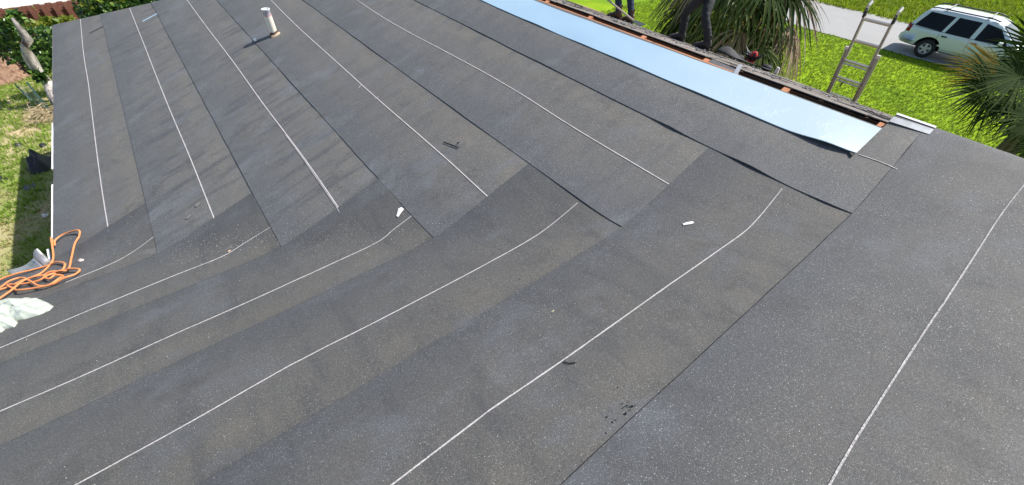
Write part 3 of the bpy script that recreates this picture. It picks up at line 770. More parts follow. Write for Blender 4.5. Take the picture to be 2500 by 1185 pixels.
for i, (q, sz) in enumerate((((1520, 985), .006), ((1531, 990), .007), ((1538, 992), .006), ((1544, 991), .010), ((1539, 1000), .006), ((1528, 1009), .011), ((1534, 982), .005),
                             ((1482, 1017), .006), ((1496, 1030), .007), ((1504, 1025), .005), ((1480, 1057), .006), ((1509, 945), .006), ((1522, 995), .005), ((1551, 990), .005), ((1268, 681), .006))):
    p = on_roof(*q, .012); b = MB(); a = rs.uniform(0, 6); sz *= .68
    vs = [p + Vector((sz*math.cos(a+k*math.pi/3)*rs.uniform(.5, .9), sz*math.sin(a+k*math.pi/3)*rs.uniform(.5, .9), -.002)) for k in range(6)] + [p + Vector((0, 0, sz*.6))]
    b.add(vs, [(k, (k+1) % 6, 6) for k in range(6)])
    tag(b.build('tar_crumb', M['felt']), ('black tar crumb in the tight cluster near the long foreground lap' if i < 7 or i in (12, 13) else 'black tar crumb in the loose trio left of the tight cluster' if i < 10 else {10: 'lone black tar crumb nearest the foreground lap, below the others', 11: 'lone black tar crumb above the tight cluster', 14: 'lone black tar crumb below the valley seams'}[i]), 'crumb', 'black tar crumbs on the underlayment')

# orange extension cord heaped at the corner of the eaves
CORD = [(-30, 752), (0, 733), (30, 712), (62, 690), (100, 668), (128, 648), (133, 632), (130, 605), (129, 585), (134, 600), (138, 592), (150, 580), (168, 570), (196, 567), (194, 578), (186, 600), (178, 632), (168, 660),
        (150, 666), (120, 672), (95, 678), (60, 688), (20, 703), (-20, 716), (-34, 706), (0, 688), (45, 672), (80, 660), (118, 654), (140, 642), (160, 646), (162, 654), (150, 662), (128, 668), (110, 676), (122, 684), (140, 676),
        (154, 674), (150, 684), (124, 698), (90, 706), (50, 713), (36, 706), (24, 700), (60, 696), (96, 688), (124, 676), (146, 666), (170, 661), (197, 661), (186, 672), (160, 684), (128, 696), (100, 702), (78, 690), (56, 680),
        (30, 690), (0, 704), (-30, 716)]
ci = [0]
def cz(px, py):
    ci[0] += 1; p = on_roof(max(px, -40), py, .022)
    if px < 175 and py < 655 and px < 140: p = on_z(px, py, .045)
    p.z = max(p.z, .035) + .022*abs(math.sin(ci[0]*1.9)); return p
pth = smooth_path(CORD, cz, 8)
b = MB(); b.tube(pth, .0078, 8); tag(b.build('extension_cord', M['cord'], None, True), 'orange extension cord heaped in loops at the eave corner', 'cord')
# bent galvanised flashing overhanging the corner
def zP(px, py, z): return on_z(px, py, z)
L0, L1, T0, T1, R0, R1 = zP(12, 658, -.10), zP(46, 682, .03), zP(91, 606, .22), zP(114, 658, .05), zP(84, 632, .10), zP(131, 646, .03)
b = MB(); Pt = []
for i in range(7):
    t_ = i/6; a = zP(14, 660, -.06).lerp(zP(82, 630, .13), t_); c = zP(42, 678, .02).lerp(zP(113, 658, .035), t_)
    a = a + Vector((0, 0, -.03*math.sin(math.pi*t_))); Pt.append([a.lerp(c, s_) for s_ in (0, .33, .66, 1)])
b.grid(Pt)
Pt = []
for i in range(6):
    t_ = i/5; a = zP(82, 630, .13).lerp(zP(91, 607, .20), t_); c = zP(113, 658, .035).lerp(zP(131, 643, .045), t_)
    bow = Vector((0, 0, .02*math.sin(math.pi*t_))); Pt.append([a.lerp(c, s_) + bow - Vector((0, 0, .025*math.sin(math.pi*s_)))*t_ for s_ in (0, .33, .66, 1)])
b.grid(Pt)
fo = b.build('metal_flashing', M['galv'], None, True); tag(fo, 'bent galvanised sheet of flashing sticking out at the eave corner', 'flashing')
sm = fo.modifiers.new('thickness', 'SOLIDIFY'); sm.thickness = .002
# milky plastic wrap at the left edge
def wrap(name, outline, label, hgt, seed):
    C0 = sum((Vector((q[0], q[1], 0)) for q in outline), Vector())/len(outline)
    b = MB(); rings = []
    for k, f in enumerate((1., .96, .9, .82, .74, .66, .58, .5, .42, .34, .26, .18, .1, .02)):
        ring = []
        for q in outline:
            x, y = C0.x + (q[0]-C0.x)*f, C0.y + (q[1]-C0.y)*f
            p = on_roof(x, y, .012)
            p.z += hgt*(1-f**3)*(.55 + .65*noise.noise((p.x*11, p.y*16, seed))) + (.01 if k else 0) + (.022*abs(noise.noise((p.x*14+p.y*9, p.y*26, seed+2))) + .010*noise.noise((p.x*40, p.y*40, seed+5)) if k else 0)
            ring.append(p)
        ring.append(ring[0]); rings.append(ring)
    b.grid(rings); return tag(b.build(name, M['plastic'], None, True), label, 'plastic wrap')
def densify(o, n=9):
    out = []
    for (x0, y0), (x1, y1) in zip(o, o[1:]+o[:1]):
        out += [(x0+(x1-x0)*i/n, y0+(y1-y0)*i/n) for i in range(n)]
    return out
wrap('plastic_wrap', densify([(-60, 752), (-20, 742), (20, 734), (60, 730), (95, 731), (118, 740), (131, 748), (122, 758), (95, 770), (60, 780), (42, 784), (10, 786), (-60, 790)]), 'long crumpled sheet of milky plastic wrap by the orange cord', .075, 3)
wrap('plastic_wrap', densify([(-60, 778), (-10, 770), (18, 772), (38, 780), (44, 788), (36, 799), (12, 805), (4, 812), (-40, 822), (-60, 810)]), 'smaller milky plastic wrap lump lowest at the left edge', .09, 8)

# ------------------------------------------------------------------ ladder against the far eave
lad = thing('ladder', 'aluminium extension ladder leaning on the far eave above the lawn', 'ladder', (10.55, -2.6, GZ))
lo = Vector(lad.location)
A_l, A_r = on_x(2020, 226, 9.96), on_x(2086, 249, 9.96); T_l, T_r = on_x(2121, 12, 9.70), on_x(2189, 41, 9.70)
upd = ((T_l+T_r)/2 - (A_l+A_r)/2); Lv = upd.length; ud = upd.normalized()
yd = (A_r - A_l); yd = Vector((0, yd.y, 0)); wv_ = yd.length; yd.normalize()
mid = (A_l + A_r)/2
nrm = ud.cross(yd).normalized()
def LP(s_, y_, n_=0): return mid + ud*s_ + yd*y_ + nrm*n_ - lo
down = (mid.z - GZ)/ud.z
def s_at(px, py, y_):
    """distance up the ladder at which the photograph's sight line passes its rail"""
    r_ = ray(px, py).normalized(); o_ = mid + yd*y_; w0 = CAM - o_; bq = r_.dot(ud); return (w0.dot(ud) - bq*w0.dot(r_))/(1 - bq*bq)
s_out = s_at(2068, 120, -.215); s_cap = s_at(2110, 36, -.19); s_tip = s_at(2122, 14, -.19)
for sgn in (-1, 1):
    b = MB(); b.bar(LP(-down, sgn*.215), LP(s_out, sgn*.215), .022, .055, nrm); b.build('outer_rail', M['alu_dark'], lad)
    b = MB(); b.bar(LP(-down+.05, sgn*.233, .03), LP(s_out-.02, sgn*.233, .03), .010, .018, nrm); b.build('rail_lip', M['alu'], lad)
    b = MB(); b.bar(LP(-.6, sgn*.184), LP(s_cap, sgn*.184), .02, .045, nrm); b.build('inner_rail', M['alu_dark'], lad)
    b = MB(); b.bar(LP(s_out-.1, sgn*.167), LP(s_cap-.03, sgn*.167), .008, .045, nrm); b.build('rail_lip', M['alu'], lad)
    b = MB(); b.bar(LP(s_cap-.03, sgn*.186), LP(s_cap+.09, sgn*.188, .005), .034, .05, nrm); b.build('end_cap', M['black'], lad)
    b = MB(); b.tube([LP(s_cap+.06, sgn*.188), LP(s_tip, sgn*.19, .01), LP(s_tip+.03, sgn*.19, .07)], .024, 8); b.build('end_tube', M['alu'], lad)
    b = MB(); b.box(LP(s_out+.01, sgn*.22), (.045, .05, .05)); b.build('latch', M['alu'], lad)
rungs = [s_at(*q, -.2) for q in ((2025, 226), (2040, 186), (2058, 146), (2086, 98), (2111, 46))]
stp = rungs[1]-rungs[0]; k_ = rungs[0]-stp
while k_ > -down + .15: rungs.append(k_); k_ -= .29
for s_ in rungs:
    wd = .205 if s_ < s_out else .175
    b = MB(); b.bar(LP(s_, -wd), LP(s_, wd), .036, .026, nrm.lerp(ud, .35).normalized()); b.build('rung', M['alu'], lad)
    if s_ < s_out:
        b = MB(); b.tube([LP(s_-.03, -.172, -.035), LP(s_-.03, .172, -.035)], .013, 8); b.build('rung', M['alu'], lad)
b = MB(); b.bar(LP(.25, -.05, -.03), LP(.17, -.075, -.03), .02, .008); b.build('strap_tail', M['black'], lad)

# ------------------------------------------------------------------ palms
def fan(hub, d, nrm_, Rr, nseg, spread, droop, grav, mat, fold=.35, vary=.12, ragged=0., seed=0, united=.42):
    """one costapalmate leaf: folded segments joined near the hub, free and drooping towards their tips"""
    rr = random.Random(seed); d = d.normalized(); s = nrm_.cross(d).normalized(); n_ = d.cross(s)
    V = []; Fc = []
    dphi = 2*spread/nseg
    for i in range(nseg):
        ph = -spread + dphi*(i+.5) + rr.uniform(-.15, .15)*dphi
        if rr.random() < ragged: continue
        L = Rr*(1 - .30*(abs(ph)/max(spread, .1))**2)*(1 + rr.uniform(-vary, vary))
        e = d*math.cos(ph) + s*math.sin(ph); side = n_.cross(e)
        tw = rr.uniform(-.25, .25); gv = grav*(1 + rr.uniform(-.35, .5)); off = rr.uniform(-.04, .04)*Rr
        pr = []
        steps = (0.02, .18, .34, united, .58, .74, .88, 1.)
        for t_ in steps:
            r_ = t_*L
            p = hub + e*r_ - n_*(droop*Rr*(t_**2)) + Vector((0, 0, -gv*Rr*t_**2.3)) + side*(off*t_*t_)
            wf = math.tan(dphi*.5)*r_*1.04 if t_ <= united else math.tan(dphi*.5)*united*L*max(.04, ((1-t_)/(1-united))**.8)
            sd_ = side + n_*tw*(t_ > united)
            pr.append((p - sd_*wf + n_*fold*wf, p, p + sd_*wf + n_*fold*wf))
        b0 = len(V)
        for a in pr: V += [tuple(q) for q in a]
        for k in range(len(pr)-1):
            for c in (0, 1): Fc.append((b0+k*3+c, b0+k*3+c+1, b0+(k+1)*3+c+1, b0+(k+1)*3+c))
    return V, Fc
def frond(parent, base, out_dir, pet_len, Rr, mat, lift=.3, nseg=38, spread=R(105), droop=.25, grav=.35, ragged=0., seed=0, name='frond', end=None):
    o = Vector(out_dir).normalized()
    hub = Vector(base) + o*pet_len + Vector((0, 0, lift*pet_len - .25*pet_len*pet_len)) if end is None else Vector(end)
    d = (hub - Vector(base)); d.z -= pet_len*.35*(1 if end is None else .3); d.normalize()
    side = d.cross(Vector((0, 0, 1)))
    if side.length < .05: side = d.cross(Vector((1, 0, 0)))
    side.normalize()
    nn = side.cross(d)
    roll = random.Random(seed).uniform(-.5, .5)
    nn = (nn*math.cos(roll) + side*math.sin(roll))
    V, Fc = fan(hub, d, nn, Rr, nseg, spread, droop, grav, mat, ragged=ragged, seed=seed)
    b = MB(); off = parent.location
    b.add([Vector(v)-off for v in V], Fc); fo_ = b.build(name, mat, parent)
    pb_ = MB(); m1 = Vector(base).lerp(hub, .5) + Vector((0, 0, .06*pet_len)); pb_.tube([Vector(base)-off, m1-off, hub-off, hub + d*.3*Rr - off - Vector((0, 0, .03))], [.018, .014, .010, .004], 5)
    pb_.build('stem', mat, fo_); return fo_
pc = Vector((12.5, .84, .40))
palm = thing('palm_tree', 'shaggy fan palm with hanging dead brown fronds between roof and road', 'palm tree', (12.5, .84, GZ))
b = MB(); z0 = GZ; prt = []
for i in range(13):
    t_ = i/12; prt.append((Vector((.05*math.sin(t_*3), .04*t_, -.05 + t_*2.9)), .19 + .05*math.exp(-t_*8) + .025*(i % 2)))
b.tube([p for p, _ in prt], [r_ for _, r_ in prt], 12); b.build('trunk', M['bark_palm'], palm)
rp = random.Random(21); fi = 0
for ring, (n, el0, pl, Rr, mat, grav, rag) in enumerate(((9, 55, .75, .95, 'frond', .30, 0), (14, 22, 1.0, 1.0, 'frond', .45, .04), (16, -8, 1.0, 1.0, 'frond', .62, .06), (15, -30, .95, .95, 'frond', .75, .10), (10, -40, 1., .95, 'frond_old', .8, .15), (18, -55, .85, .95, 'frond_dead', .8, .2), (10, -30, 1.05, .9, 'frond_dead', .9, .25))):
    for i in range(n):
        az = 2*math.pi*(i + rp.uniform(-.25, .25))/n + ring*.37; el = R(el0 + rp.uniform(-9, 9))
        dv = Vector((math.cos(az)*math.cos(el), math.sin(az)*math.cos(el), math.sin(el)))
        base = pc + Vector((0, 0, .12*(2-ring)*.6)); fi += 1
        mm = mat
        q_ = rp.random()
        if mat == 'frond' and ring > 0: mm = 'frond_old' if q_ < .14 else 'frond_dead' if q_ < .14 + .09*ring else 'frond_shaded' if q_ > .8 else mat
        frond(palm, base, dv, pl*rp.uniform(.9, 1.38), Rr*rp.uniform(1.0, 1.32), M[mm], lift=0, nseg=26, spread=R(100), droop=.15 if ring < 4 else .05, grav=grav*1.1, ragged=rag, seed=fi, name='frond' if 'dead' not in mat else 'dead_frond')
# second palm, close by the right edge: fronds coloured dark for backlight, reaching in
palm2 = thing('palm_tree', 'dark fan palm with orange tipped blades reaching in at the right edge', 'palm tree', (14.6, -5.6, GZ))
def dep(px, py, t_): return CAM + ray(px, py)*t_
pc2 = dep(2590, 235, 8.4); palm2.location = (pc2.x, pc2.y, GZ)
b = MB(); b.tube([Vector((0, 0, -.05)), Vector((.03, 0, .9)), Vector((0, .03, pc2.z-GZ))], [.2, .17, .16], 12); b.build('trunk', M['bark_palm'], palm2)
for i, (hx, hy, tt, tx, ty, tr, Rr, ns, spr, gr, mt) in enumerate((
        (2425, 208, 7.9, 2262, 262, 7.5, 1.15, 46, 92, .10, 'frond_shaded'), (2500, 255, 7.7, 2400, 360, 7.3, 1.0, 40, 85, .12, 'frond_shaded'),
        (2446, 172, 8.2, 2290, 150, 8.3, 1.1, 22, 40, .02, 'frond_orange'), (2490, 190, 7.7, 2330, 265, 7.2, 1.05, 34, 70, .10, 'frond_shaded'),
        (2540, 300, 7.4, 2440, 400, 7.1, .80, 36, 80, .15, 'frond_shaded'), (2560, 120, 8.6, 2440, 60, 9.0, .95, 22, 55, .05, 'frond_shaded'),
        (2540, 360, 7.2, 2390, 352, 7.0, .62, 22, 45, .08, 'frond_shaded'), (2500, 150, 8.4, 2400, 190, 8.2, .7, 30, 80, .1, 'frond_shaded'),
        (2530, 215, 8.0, 2380, 300, 7.6, .95, 34, 80, .12, 'frond_shaded'), (2520, 290, 7.6, 2430, 330, 7.3, .8, 34, 95, .12, 'frond_shaded'), (2470, 235, 8.1, 2370, 240, 7.9, .75, 30, 100, .1, 'frond_shaded'), (2550, 170, 8.3, 2420, 130, 8.5, 1.0, 28, 60, .05, 'frond_shaded'),
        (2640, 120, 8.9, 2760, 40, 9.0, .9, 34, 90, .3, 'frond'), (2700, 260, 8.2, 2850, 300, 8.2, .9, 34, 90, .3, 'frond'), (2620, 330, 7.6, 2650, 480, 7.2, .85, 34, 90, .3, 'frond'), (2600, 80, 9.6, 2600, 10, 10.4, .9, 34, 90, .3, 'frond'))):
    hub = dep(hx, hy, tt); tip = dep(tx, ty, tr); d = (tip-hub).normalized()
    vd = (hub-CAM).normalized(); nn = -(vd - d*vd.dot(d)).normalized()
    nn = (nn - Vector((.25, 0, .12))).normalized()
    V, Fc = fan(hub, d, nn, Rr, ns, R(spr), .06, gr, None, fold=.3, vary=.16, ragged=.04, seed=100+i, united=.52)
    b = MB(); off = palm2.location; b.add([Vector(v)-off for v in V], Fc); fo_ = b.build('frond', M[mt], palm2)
    b = MB(); b.tube([pc2-off, (pc2+hub)/2-off+Vector((0, 0, .05)), hub-off, hub + d*.25-off], [.02, .016, .012, .004], 5); b.build('stem', M['frond_shaded'], fo_)

# ------------------------------------------------------------------ shrubs, tree, hedge
def leaves(centers, n, L, wd, flat=.35, up=.25):
    """leaf quads folded along the midrib, spread over the shells of several clumps"""
    cs = np.array([c for c, _ in centers]); rd = np.array([r_ for _, r_ in centers])
    k = RNG.integers(0, len(cs), n)
    v = RNG.normal(0, 1, (n, 3)); v /= np.linalg.norm(v, axis=1)[:, None]
    rad = RNG.uniform(.35, 1.05, n)**.6
    P_ = cs[k] + v*rd[k]*rad[:, None]
    d = v*.7 + RNG.normal(0, .6, (n, 3)); d[:, 2] += up; d /= np.linalg.norm(d, axis=1)[:, None]
    nr = v*.5 + RNG.normal(0, .5, (n, 3)); nr[:, 2] += .6
    s = np.cross(d, nr); s /= np.linalg.norm(s, axis=1)[:, None]; nr = np.cross(s, d)
    l = (L*RNG.uniform(.6, 1.25, n))[:, None]; w_ = l*wd
    a = P_; e = P_ + d*l - nr*l*.15; m_ = P_ + d*l*.5
    V = np.stack([a, m_ - s*w_ + nr*w_*.4, e, m_ + s*w_ + nr*w_*.4, m_], 1).reshape(-1, 3); i = np.arange(n)[:, None]*5
    Fq = np.concatenate([i+np.array([[0, 4, 1]]), i+np.array([[1, 4, 2]]), i+np.array([[0, 3, 4]]), i+np.array([[3, 2, 4]])], 0)
    return V, Fq
def shrub(label, loc, clumps, n, L, mat, cat='shrub', name='shrub', group=None, wd=.32):
    t_ = thing(name, label, cat, loc, 0, group)
    V, Fq = leaves(clumps, n, L, wd); np_mesh('foliage', V, Fq, M[mat], t_)
    b = MB()
    for c, r_ in clumps:
        c = Vector(c); b.tube([Vector((c.x*.15, c.y*.15, 0)), Vector((c.x*.6, c.y*.6, c.z*.55)), c], [.035, .022, .008], 5)
    b.build('stem', M['bark_palm'], t_); return t_
def cl(*a): return [(np.array(c), np.array(r_ if hasattr(r_, '__len__') else (r_, r_, r_))) for c, r_ in a]
# crooked pale-barked tree
tp = [on_y(*q, y_) for q, y_ in (((152, 275), 10.6), ((135, 238), 10.8), ((118, 205), 11.0), ((100, 182), 11.1), ((86, 165), 11.1), ((72, 140), 11.1), ((60, 116), 11.0), ((68, 98), 11.0), ((56, 80), 11.0), ((42, 62), 11.0), ((30, 44), 11.0))]
tl = Vector((tp[0].x, tp[0].y, GZ)); tree = thing('tree', 'crooked pale barked tree with dark glossy leaves behind the eave', 'tree', tl)
b = MB(); b.tube([tl - tl + Vector((.05, -.05, -.05))] + [p - tl for p in tp], [.15, .125, .14, .11, .095, .115, .12, .07, .095, .075, .05, .03], 10); b.build('trunk', M['bark_pale'], tree, True)
def atp(px, y, ref): return on_y(*px, y) - ref
V, Fq = leaves(cl((atp((12, 85), 11.5, tl), .17), (atp((20, 128), 11.5, tl), .20), (atp((100, 118), 11.7, tl), .20), (atp((122, 90), 11.8, tl), .18), (atp((112, 160), 11.25, tl), .15), (atp((92, 178), 11.1, tl), .10), (atp((100, 190), 10.95, tl), .06), (atp((20, 68), 11.2, tl), .12), (atp((40, 45), 11.4, tl), .10), (atp((126, 128), 11.7, tl), .18), (atp((85, 130), 11.9, tl), .2)), 1300, .13, .3); np_mesh('crown', V, Fq, M['leaf'], tree)
def mass(lab, y, spots, n, L, mt):
    pts = [on_y(*q, y + dy) for q, dy, r_ in spots]; c = sum(pts, Vector())/len(pts)
    return shrub(lab, (c.x, c.y, GZ), cl(*[((p.x-c.x, p.y-c.y, p.z-GZ), r_) for p, (q, dy, r_) in zip(pts, spots)]), n, L, mt)
mass('broad dark shrub left of the pale trunk behind the mulch heap', 14.3, (((8, 90), 0, .28), ((40, 100), .1, .28), ((20, 130), -.1, .28), ((50, 145), 0, .25), ((0, 120), 0, .3)), 1500, .10, 'leaf')
mass('dense glossy shrub right of the pale trunk against the fence', 14.0, (((90, 95), .2, .26), ((125, 92), .2, .27), ((110, 125), 0, .28), ((80, 150), -.1, .25), ((130, 150), 0, .27), ((100, 170), -.1, .2)), 1900, .10, 'leaf')
mass('bright grassy leaved shrub at the foot of the fence', 15.6, (((150, 60), 0, .14), ((120, 62), 0, .14), ((172, 56), 0, .12), ((100, 72), -.2, .16)), 420, .17, 'leaf_lime')
mass('light green shrub at the left edge before the fence', 14.9, (((12, 62), 0, .18), ((38, 64), 0, .16), ((34, 38), .2, .12), ((62, 66), 0, .14)), 520, .10, 'leaf_lime')
for i, (q, y, lab, mt, side) in enumerate((((226, 18), 12.6, 'rounded dark shrub just above the hip beside the fence end', 'leaf', .0), ((285, 4), 12.9, 'taller glossy shrub in the middle of the row above the hip', 'leaf', -.35), ((340, -14), 13.2, 'dark shrub with lime shoots behind the upper hip edge', 'leaf', -.35), ((405, -30), 13.6, 'last shrub of the row showing over the hip edge', 'leaf', -.35))):
    p = on_y(*q, y); H = p.z-GZ
    t_ = shrub(lab, (p.x, p.y, GZ), cl(((0, 0, H), .36), ((side, .1, H-.22), .36), ((.32, .0, H-.25), .38), ((0, -.15, H-.5), .4), ((.1, 0, H-.9), .4)), 1700, .12, mt)
    V, Fq = leaves(cl(((0, 0, H+.1), .32)), 60, .15, .3); tag(np_mesh('young_shoots', V, Fq, M['leaf_lime'], t_), kind='stuff')
# shrubs by the big palm
p = on_x(1755, 62, 11.6); shrub('small yellow green bush glowing behind the right worker', (p.x, p.y, GZ), cl(((0, 0, p.z-GZ), (.25, .3, .28)), ((.05, .35, p.z-GZ-.2), .3), ((0, -.1, (p.z-GZ)*.6), .4)), 1500, .07, 'leaf_lime')
p = on_x(1715, 118, 11.3); shrub('dark low bush at the foot of the shaggy palm', (p.x, p.y, GZ), cl(((0, 0, p.z-GZ-.15), .35), ((.2, .4, (p.z-GZ)*.6), .4), ((0, -.45, (p.z-GZ)*.7), .4)), 1500, .08, 'leaf')

# mulch heap
def mound(name, c, rx, ry, h, mat, label, cat, seed):
    b = MB(); Pt = []
    for i in range(13):
        f = i/12; row = []
        for j in range(33):
            a = 2*math.pi*(j % 32)/32; r_ = f*(1 + .18*noise.noise((math.cos(a)*1.5, math.sin(a)*1.5, seed)))
            x, y = rx*r_*math.cos(a), ry*r_*math.sin(a)
            row.append(Vector((x, y, max(-.02, h*(1-f**1.6)*(1+.35*noise.noise((x*3, y*3, seed))) + .06*noise.noise((x*11, y*11, seed)) - .02))))
        Pt.append(row)
    b.grid(Pt); o = b.build(name, mat, None, True); o.location = c; return tag(o, label, cat)
mh = on_z(16, 206); mh.y += .9; mound('mulch_heap', (mh.x-.15, mh.y, GZ), .8, 1.2, .85, M['mulch'], 'reddish brown heap of dry mulch at the left edge of the yard', 'mulch heap', 4)
def litter(name, c, n, rad, L, mat, label, cat, hh=.3):
    t_ = thing(name, label, cat, c); b = MB()
    for _ in range(n):
        a, r_ = rs.uniform(0, 6.28), rad*math.sqrt(rs.random()); p = Vector((r_*math.cos(a), r_*math.sin(a)*1.5, rs.uniform(.0, hh)*(1-r_/rad*.7)))
        d = Vector((rs.gauss(0, 1), rs.gauss(0, 1), rs.gauss(0, .35))).normalized()*L*rs.uniform(.4, 1.1)
        b.tube([p, p + d*.5 + Vector((0, 0, rs.uniform(0, .05))), p + d], [.007, .006, .003], 4, False)
    tag(b.build('stem', mat, t_), kind='stuff'); return t_
vh = on_z(112, 292); litter('cut_vines', (vh.x, vh.y, GZ), 170, .26, .36, M['twig'], 'heap of dry cut vines beside the green fence post', 'cut vines', .4)
# two green posts with wire between
post_px = (((80, 250), (36, 205)), ((132, 283), (66, 202)))
wf = thing('wire_fence', 'sagging wire garden fence on two green posts in the yard', 'wire fence', on_z(*post_px[0][0]))
pts2 = []
for (bx, by), (tx, ty) in post_px:
    g = on_z(bx, by); tpx = on_y(tx, ty, g.y + .35); pts2.append((g, tpx))
    b = MB(); b.tube([g - wf.location - Vector((0, 0, .05)), tpx - wf.location], .016, 6); b.build('post', M['stake'], wf)
b = MB()
for i in range(7):
    f = .1 + .13*i; a, c = pts2[0][0].lerp(pts2[0][1], f), pts2[1][0].lerp(pts2[1][1], f)
    b.tube([a - wf.location, (a+c)/2 - Vector((0, 0, .06)) - wf.location, c - wf.location], .0022, 4)
for i in range(9):
    f = .1 + .1*i; a = pts2[0][0].lerp(pts2[1][0], f).lerp(pts2[0][1].lerp(pts2[1][1], f), .1); c = pts2[0][0].lerp(pts2[1][0], f).lerp(pts2[0][1].lerp(pts2[1][1], f), .9)
    b.tube([a - wf.location, c - wf.location], .002, 4)
tag(b.build('mesh_wire', M['wire'], wf), kind='stuff')
# scraps in the yard
def crumple(name, px, size, hgt, mat, label, cat, seed, z=GZ):
    p = on_z(*px, z); b = MB(); Pt = []
    for i in range(9):
        f = i/8; row = []
        for j in range(21):
            a = 2*math.pi*(j % 20)/20; r_ = size*f*(1 + .35*noise.noise((math.cos(a)*1.7, math.sin(a)*1.7, seed)))
            x, y = r_*math.cos(a)*.8, r_*math.sin(a)
            row.append(Vector((x, y, hgt*(1-f*f)*(1+.8*noise.noise((x/size*2, y/size*2, seed+1))) + .01 + .015*noise.noise((x*20, y*20, seed)))))
        Pt.append(row)
    b.grid(Pt); o = b.build(name, mat, None, True); o.location = p; return tag(o, label, cat)
crumple('tarp', (104, 408), .30, .30, M['bagblack'], 'crumpled black tarp lying at the edge of the house shadow', 'tarp', 2)
crumple('felt_scrap', (45, 356), .10, .05, M['bagblack'], 'black felt scrap farther left of the two above the tarp', 'scrap', 5)
crumple('felt_scrap', (106, 356), .09, .05, M['bagblack'], 'black felt scrap just above the crumpled tarp', 'scrap', 6)
crumple('felt_scrap', (72, 458), .13, .04, M['felt_grey'], 'dark grey scrap on the house shadow line below the tarp', 'scrap', 7)
crumple('felt_scrap', (6, 438), .14, .04, M['bagblack'], 'black scrap at the left edge of the sunlit dry grass', 'scrap', 8)
crumple('white_scrap', (111, 528), .06, .04, M['paper'], 'small white scrap in the grass within the house shadow', 'scrap', 9)

# red-brown board fence
fY = 16.4; ftop = -1.42
fen = thing('fence', 'red brown shadowbox board fence before the pale side road', 'fence', (-1.2, fY, GZ))
bm_ = MB(); bm_.box((0, 0, .6), (.155, .020, 1.18)); proto = None
mesh_b = None
x = -5.2; i = 0
while x < 4.5:
    for row, yy in ((0, -.045), (1, .045)):
        xx = x + (.145 if row else 0)
        if mesh_b is None:
            o = bm_.build('board', M['fence'], fen); mesh_b = o
        else:
            o = mesh_b.copy(); COL.objects.link(o); o.parent = fen
        o.location = (xx+1.2, yy, rs.uniform(-.012, .012)); o.rotation_euler = (0, rs.uniform(-.01, .01), 0)
    x += .29
for zz in (.18, .62, 1.02):
    b = MB(); b.box((.8, 0, zz), (9.8, .05, .085)); b.build('rail', M['fence'], fen)
for xx in (-4.0, -1.6, .8, 3.2):
    b = MB(); b.box((xx+1.0, .0, .6), (.085, .06, 1.16)); b.build('post', M['fence'], fen)

# ------------------------------------------------------------------ car
car = thing('parked_car', 'silver white estate car with roof rails parked beside the road', 'car', (23.82, -2.43, GZ), R(-90)); car.scale = (.82, .82, .82)
ST = [  # x, z_bottom, z_top, half width low, half width belt, half width top
    (-2.44, .52, .70, .70, .72, .66), (-2.40, .42, .80, .82, .82, .74), (-2.36, .40, 1.08, .87, .86, .78), (-2.30, .38, 1.20, .90, .88, .74), (-2.12, .36, 1.62, .92, .90, .66), (-2.0, .35, 1.745, .93, .91, .63), (-1.8, .33, 1.79, .935, .915, .635),
    (-1.2, .32, 1.81, .94, .92, .645), (-.4, .32, 1.81, .94, .92, .65), (.2, .32, 1.79, .94, .92, .645), (.48, .32, 1.73, .94, .92, .63), (.8, .32, 1.50, .94, .92, .66), (1.28, .32, 1.15, .94, .92, .80), (1.36, .32, 1.12, .94, .92, .80),
    (1.9, .34, 1.06, .93, .90, .76), (2.25, .38, .98, .88, .85, .70), (2.40, .42, .84, .78, .76, .62), (2.45, .50, .70, .66, .66, .55)]
BELT = 1.07
def car_at(x):
    for a, c in zip(ST, ST[1:]):
        if a[0] <= x <= c[0]:
            f = (x-a[0])/(c[0]-a[0]); return [a[i]+(c[i]-a[i])*f for i in range(6)]
    return list(ST[0] if x < ST[0][0] else ST[-1])
def half(x):
    _, zb, zt, wl, wb, wt = car_at(x); bl = min(BELT, zt-.10)
    pts = [(0, zb), (wl*.75, zb), (wl*.95, zb+.04), (wl, zb+.22), (wl, .55+.0*zb if zt > .9 else (zb+zt)/2), (wb+.012, bl-.18), (wb, bl-.02)]
    hgt = zt-bl
    pts += [(wb-.03, bl+.015), (wb + (wt-wb)*.5, bl+hgt*.46), (wt+.035, zt-hgt*.10-.01), (wt-.03, zt-.012*min(1, hgt*3)), (wt*.6, zt+.012), (0, zt+.02)]
    return pts
xs = []
for a, c in zip(ST, ST[1:]):
    n = max(1, int((c[0]-a[0])/.12)); xs += [a[0]+(c[0]-a[0])*i/n for i in range(n)]
xs.append(ST[-1][0])
b = MB(); rows = []
for x in xs:
    h2 = half(x); ring = [(x, -y, z) for y, z in h2] + [(x, y, z) for y, z in h2[::-1][1:-1]]; rows.append(ring + [ring[0]])
b.grid(rows); nr = len(rows[0])
b.f.append(tuple(range(nr-1))[::-1]); b.f.append(tuple(len(b.v)-nr+i for i in range(nr-1)))
body = b.build('body', M['carpaint'], car, True)
bmx = bmesh.new(); bmx.from_mesh(body.data); bmesh.ops.remove_doubles(bmx, verts=bmx.verts, dist=.0005); bmesh.ops.recalc_face_normals(bmx, faces=bmx.faces); bmx.to_mesh(body.data); bmx.free()
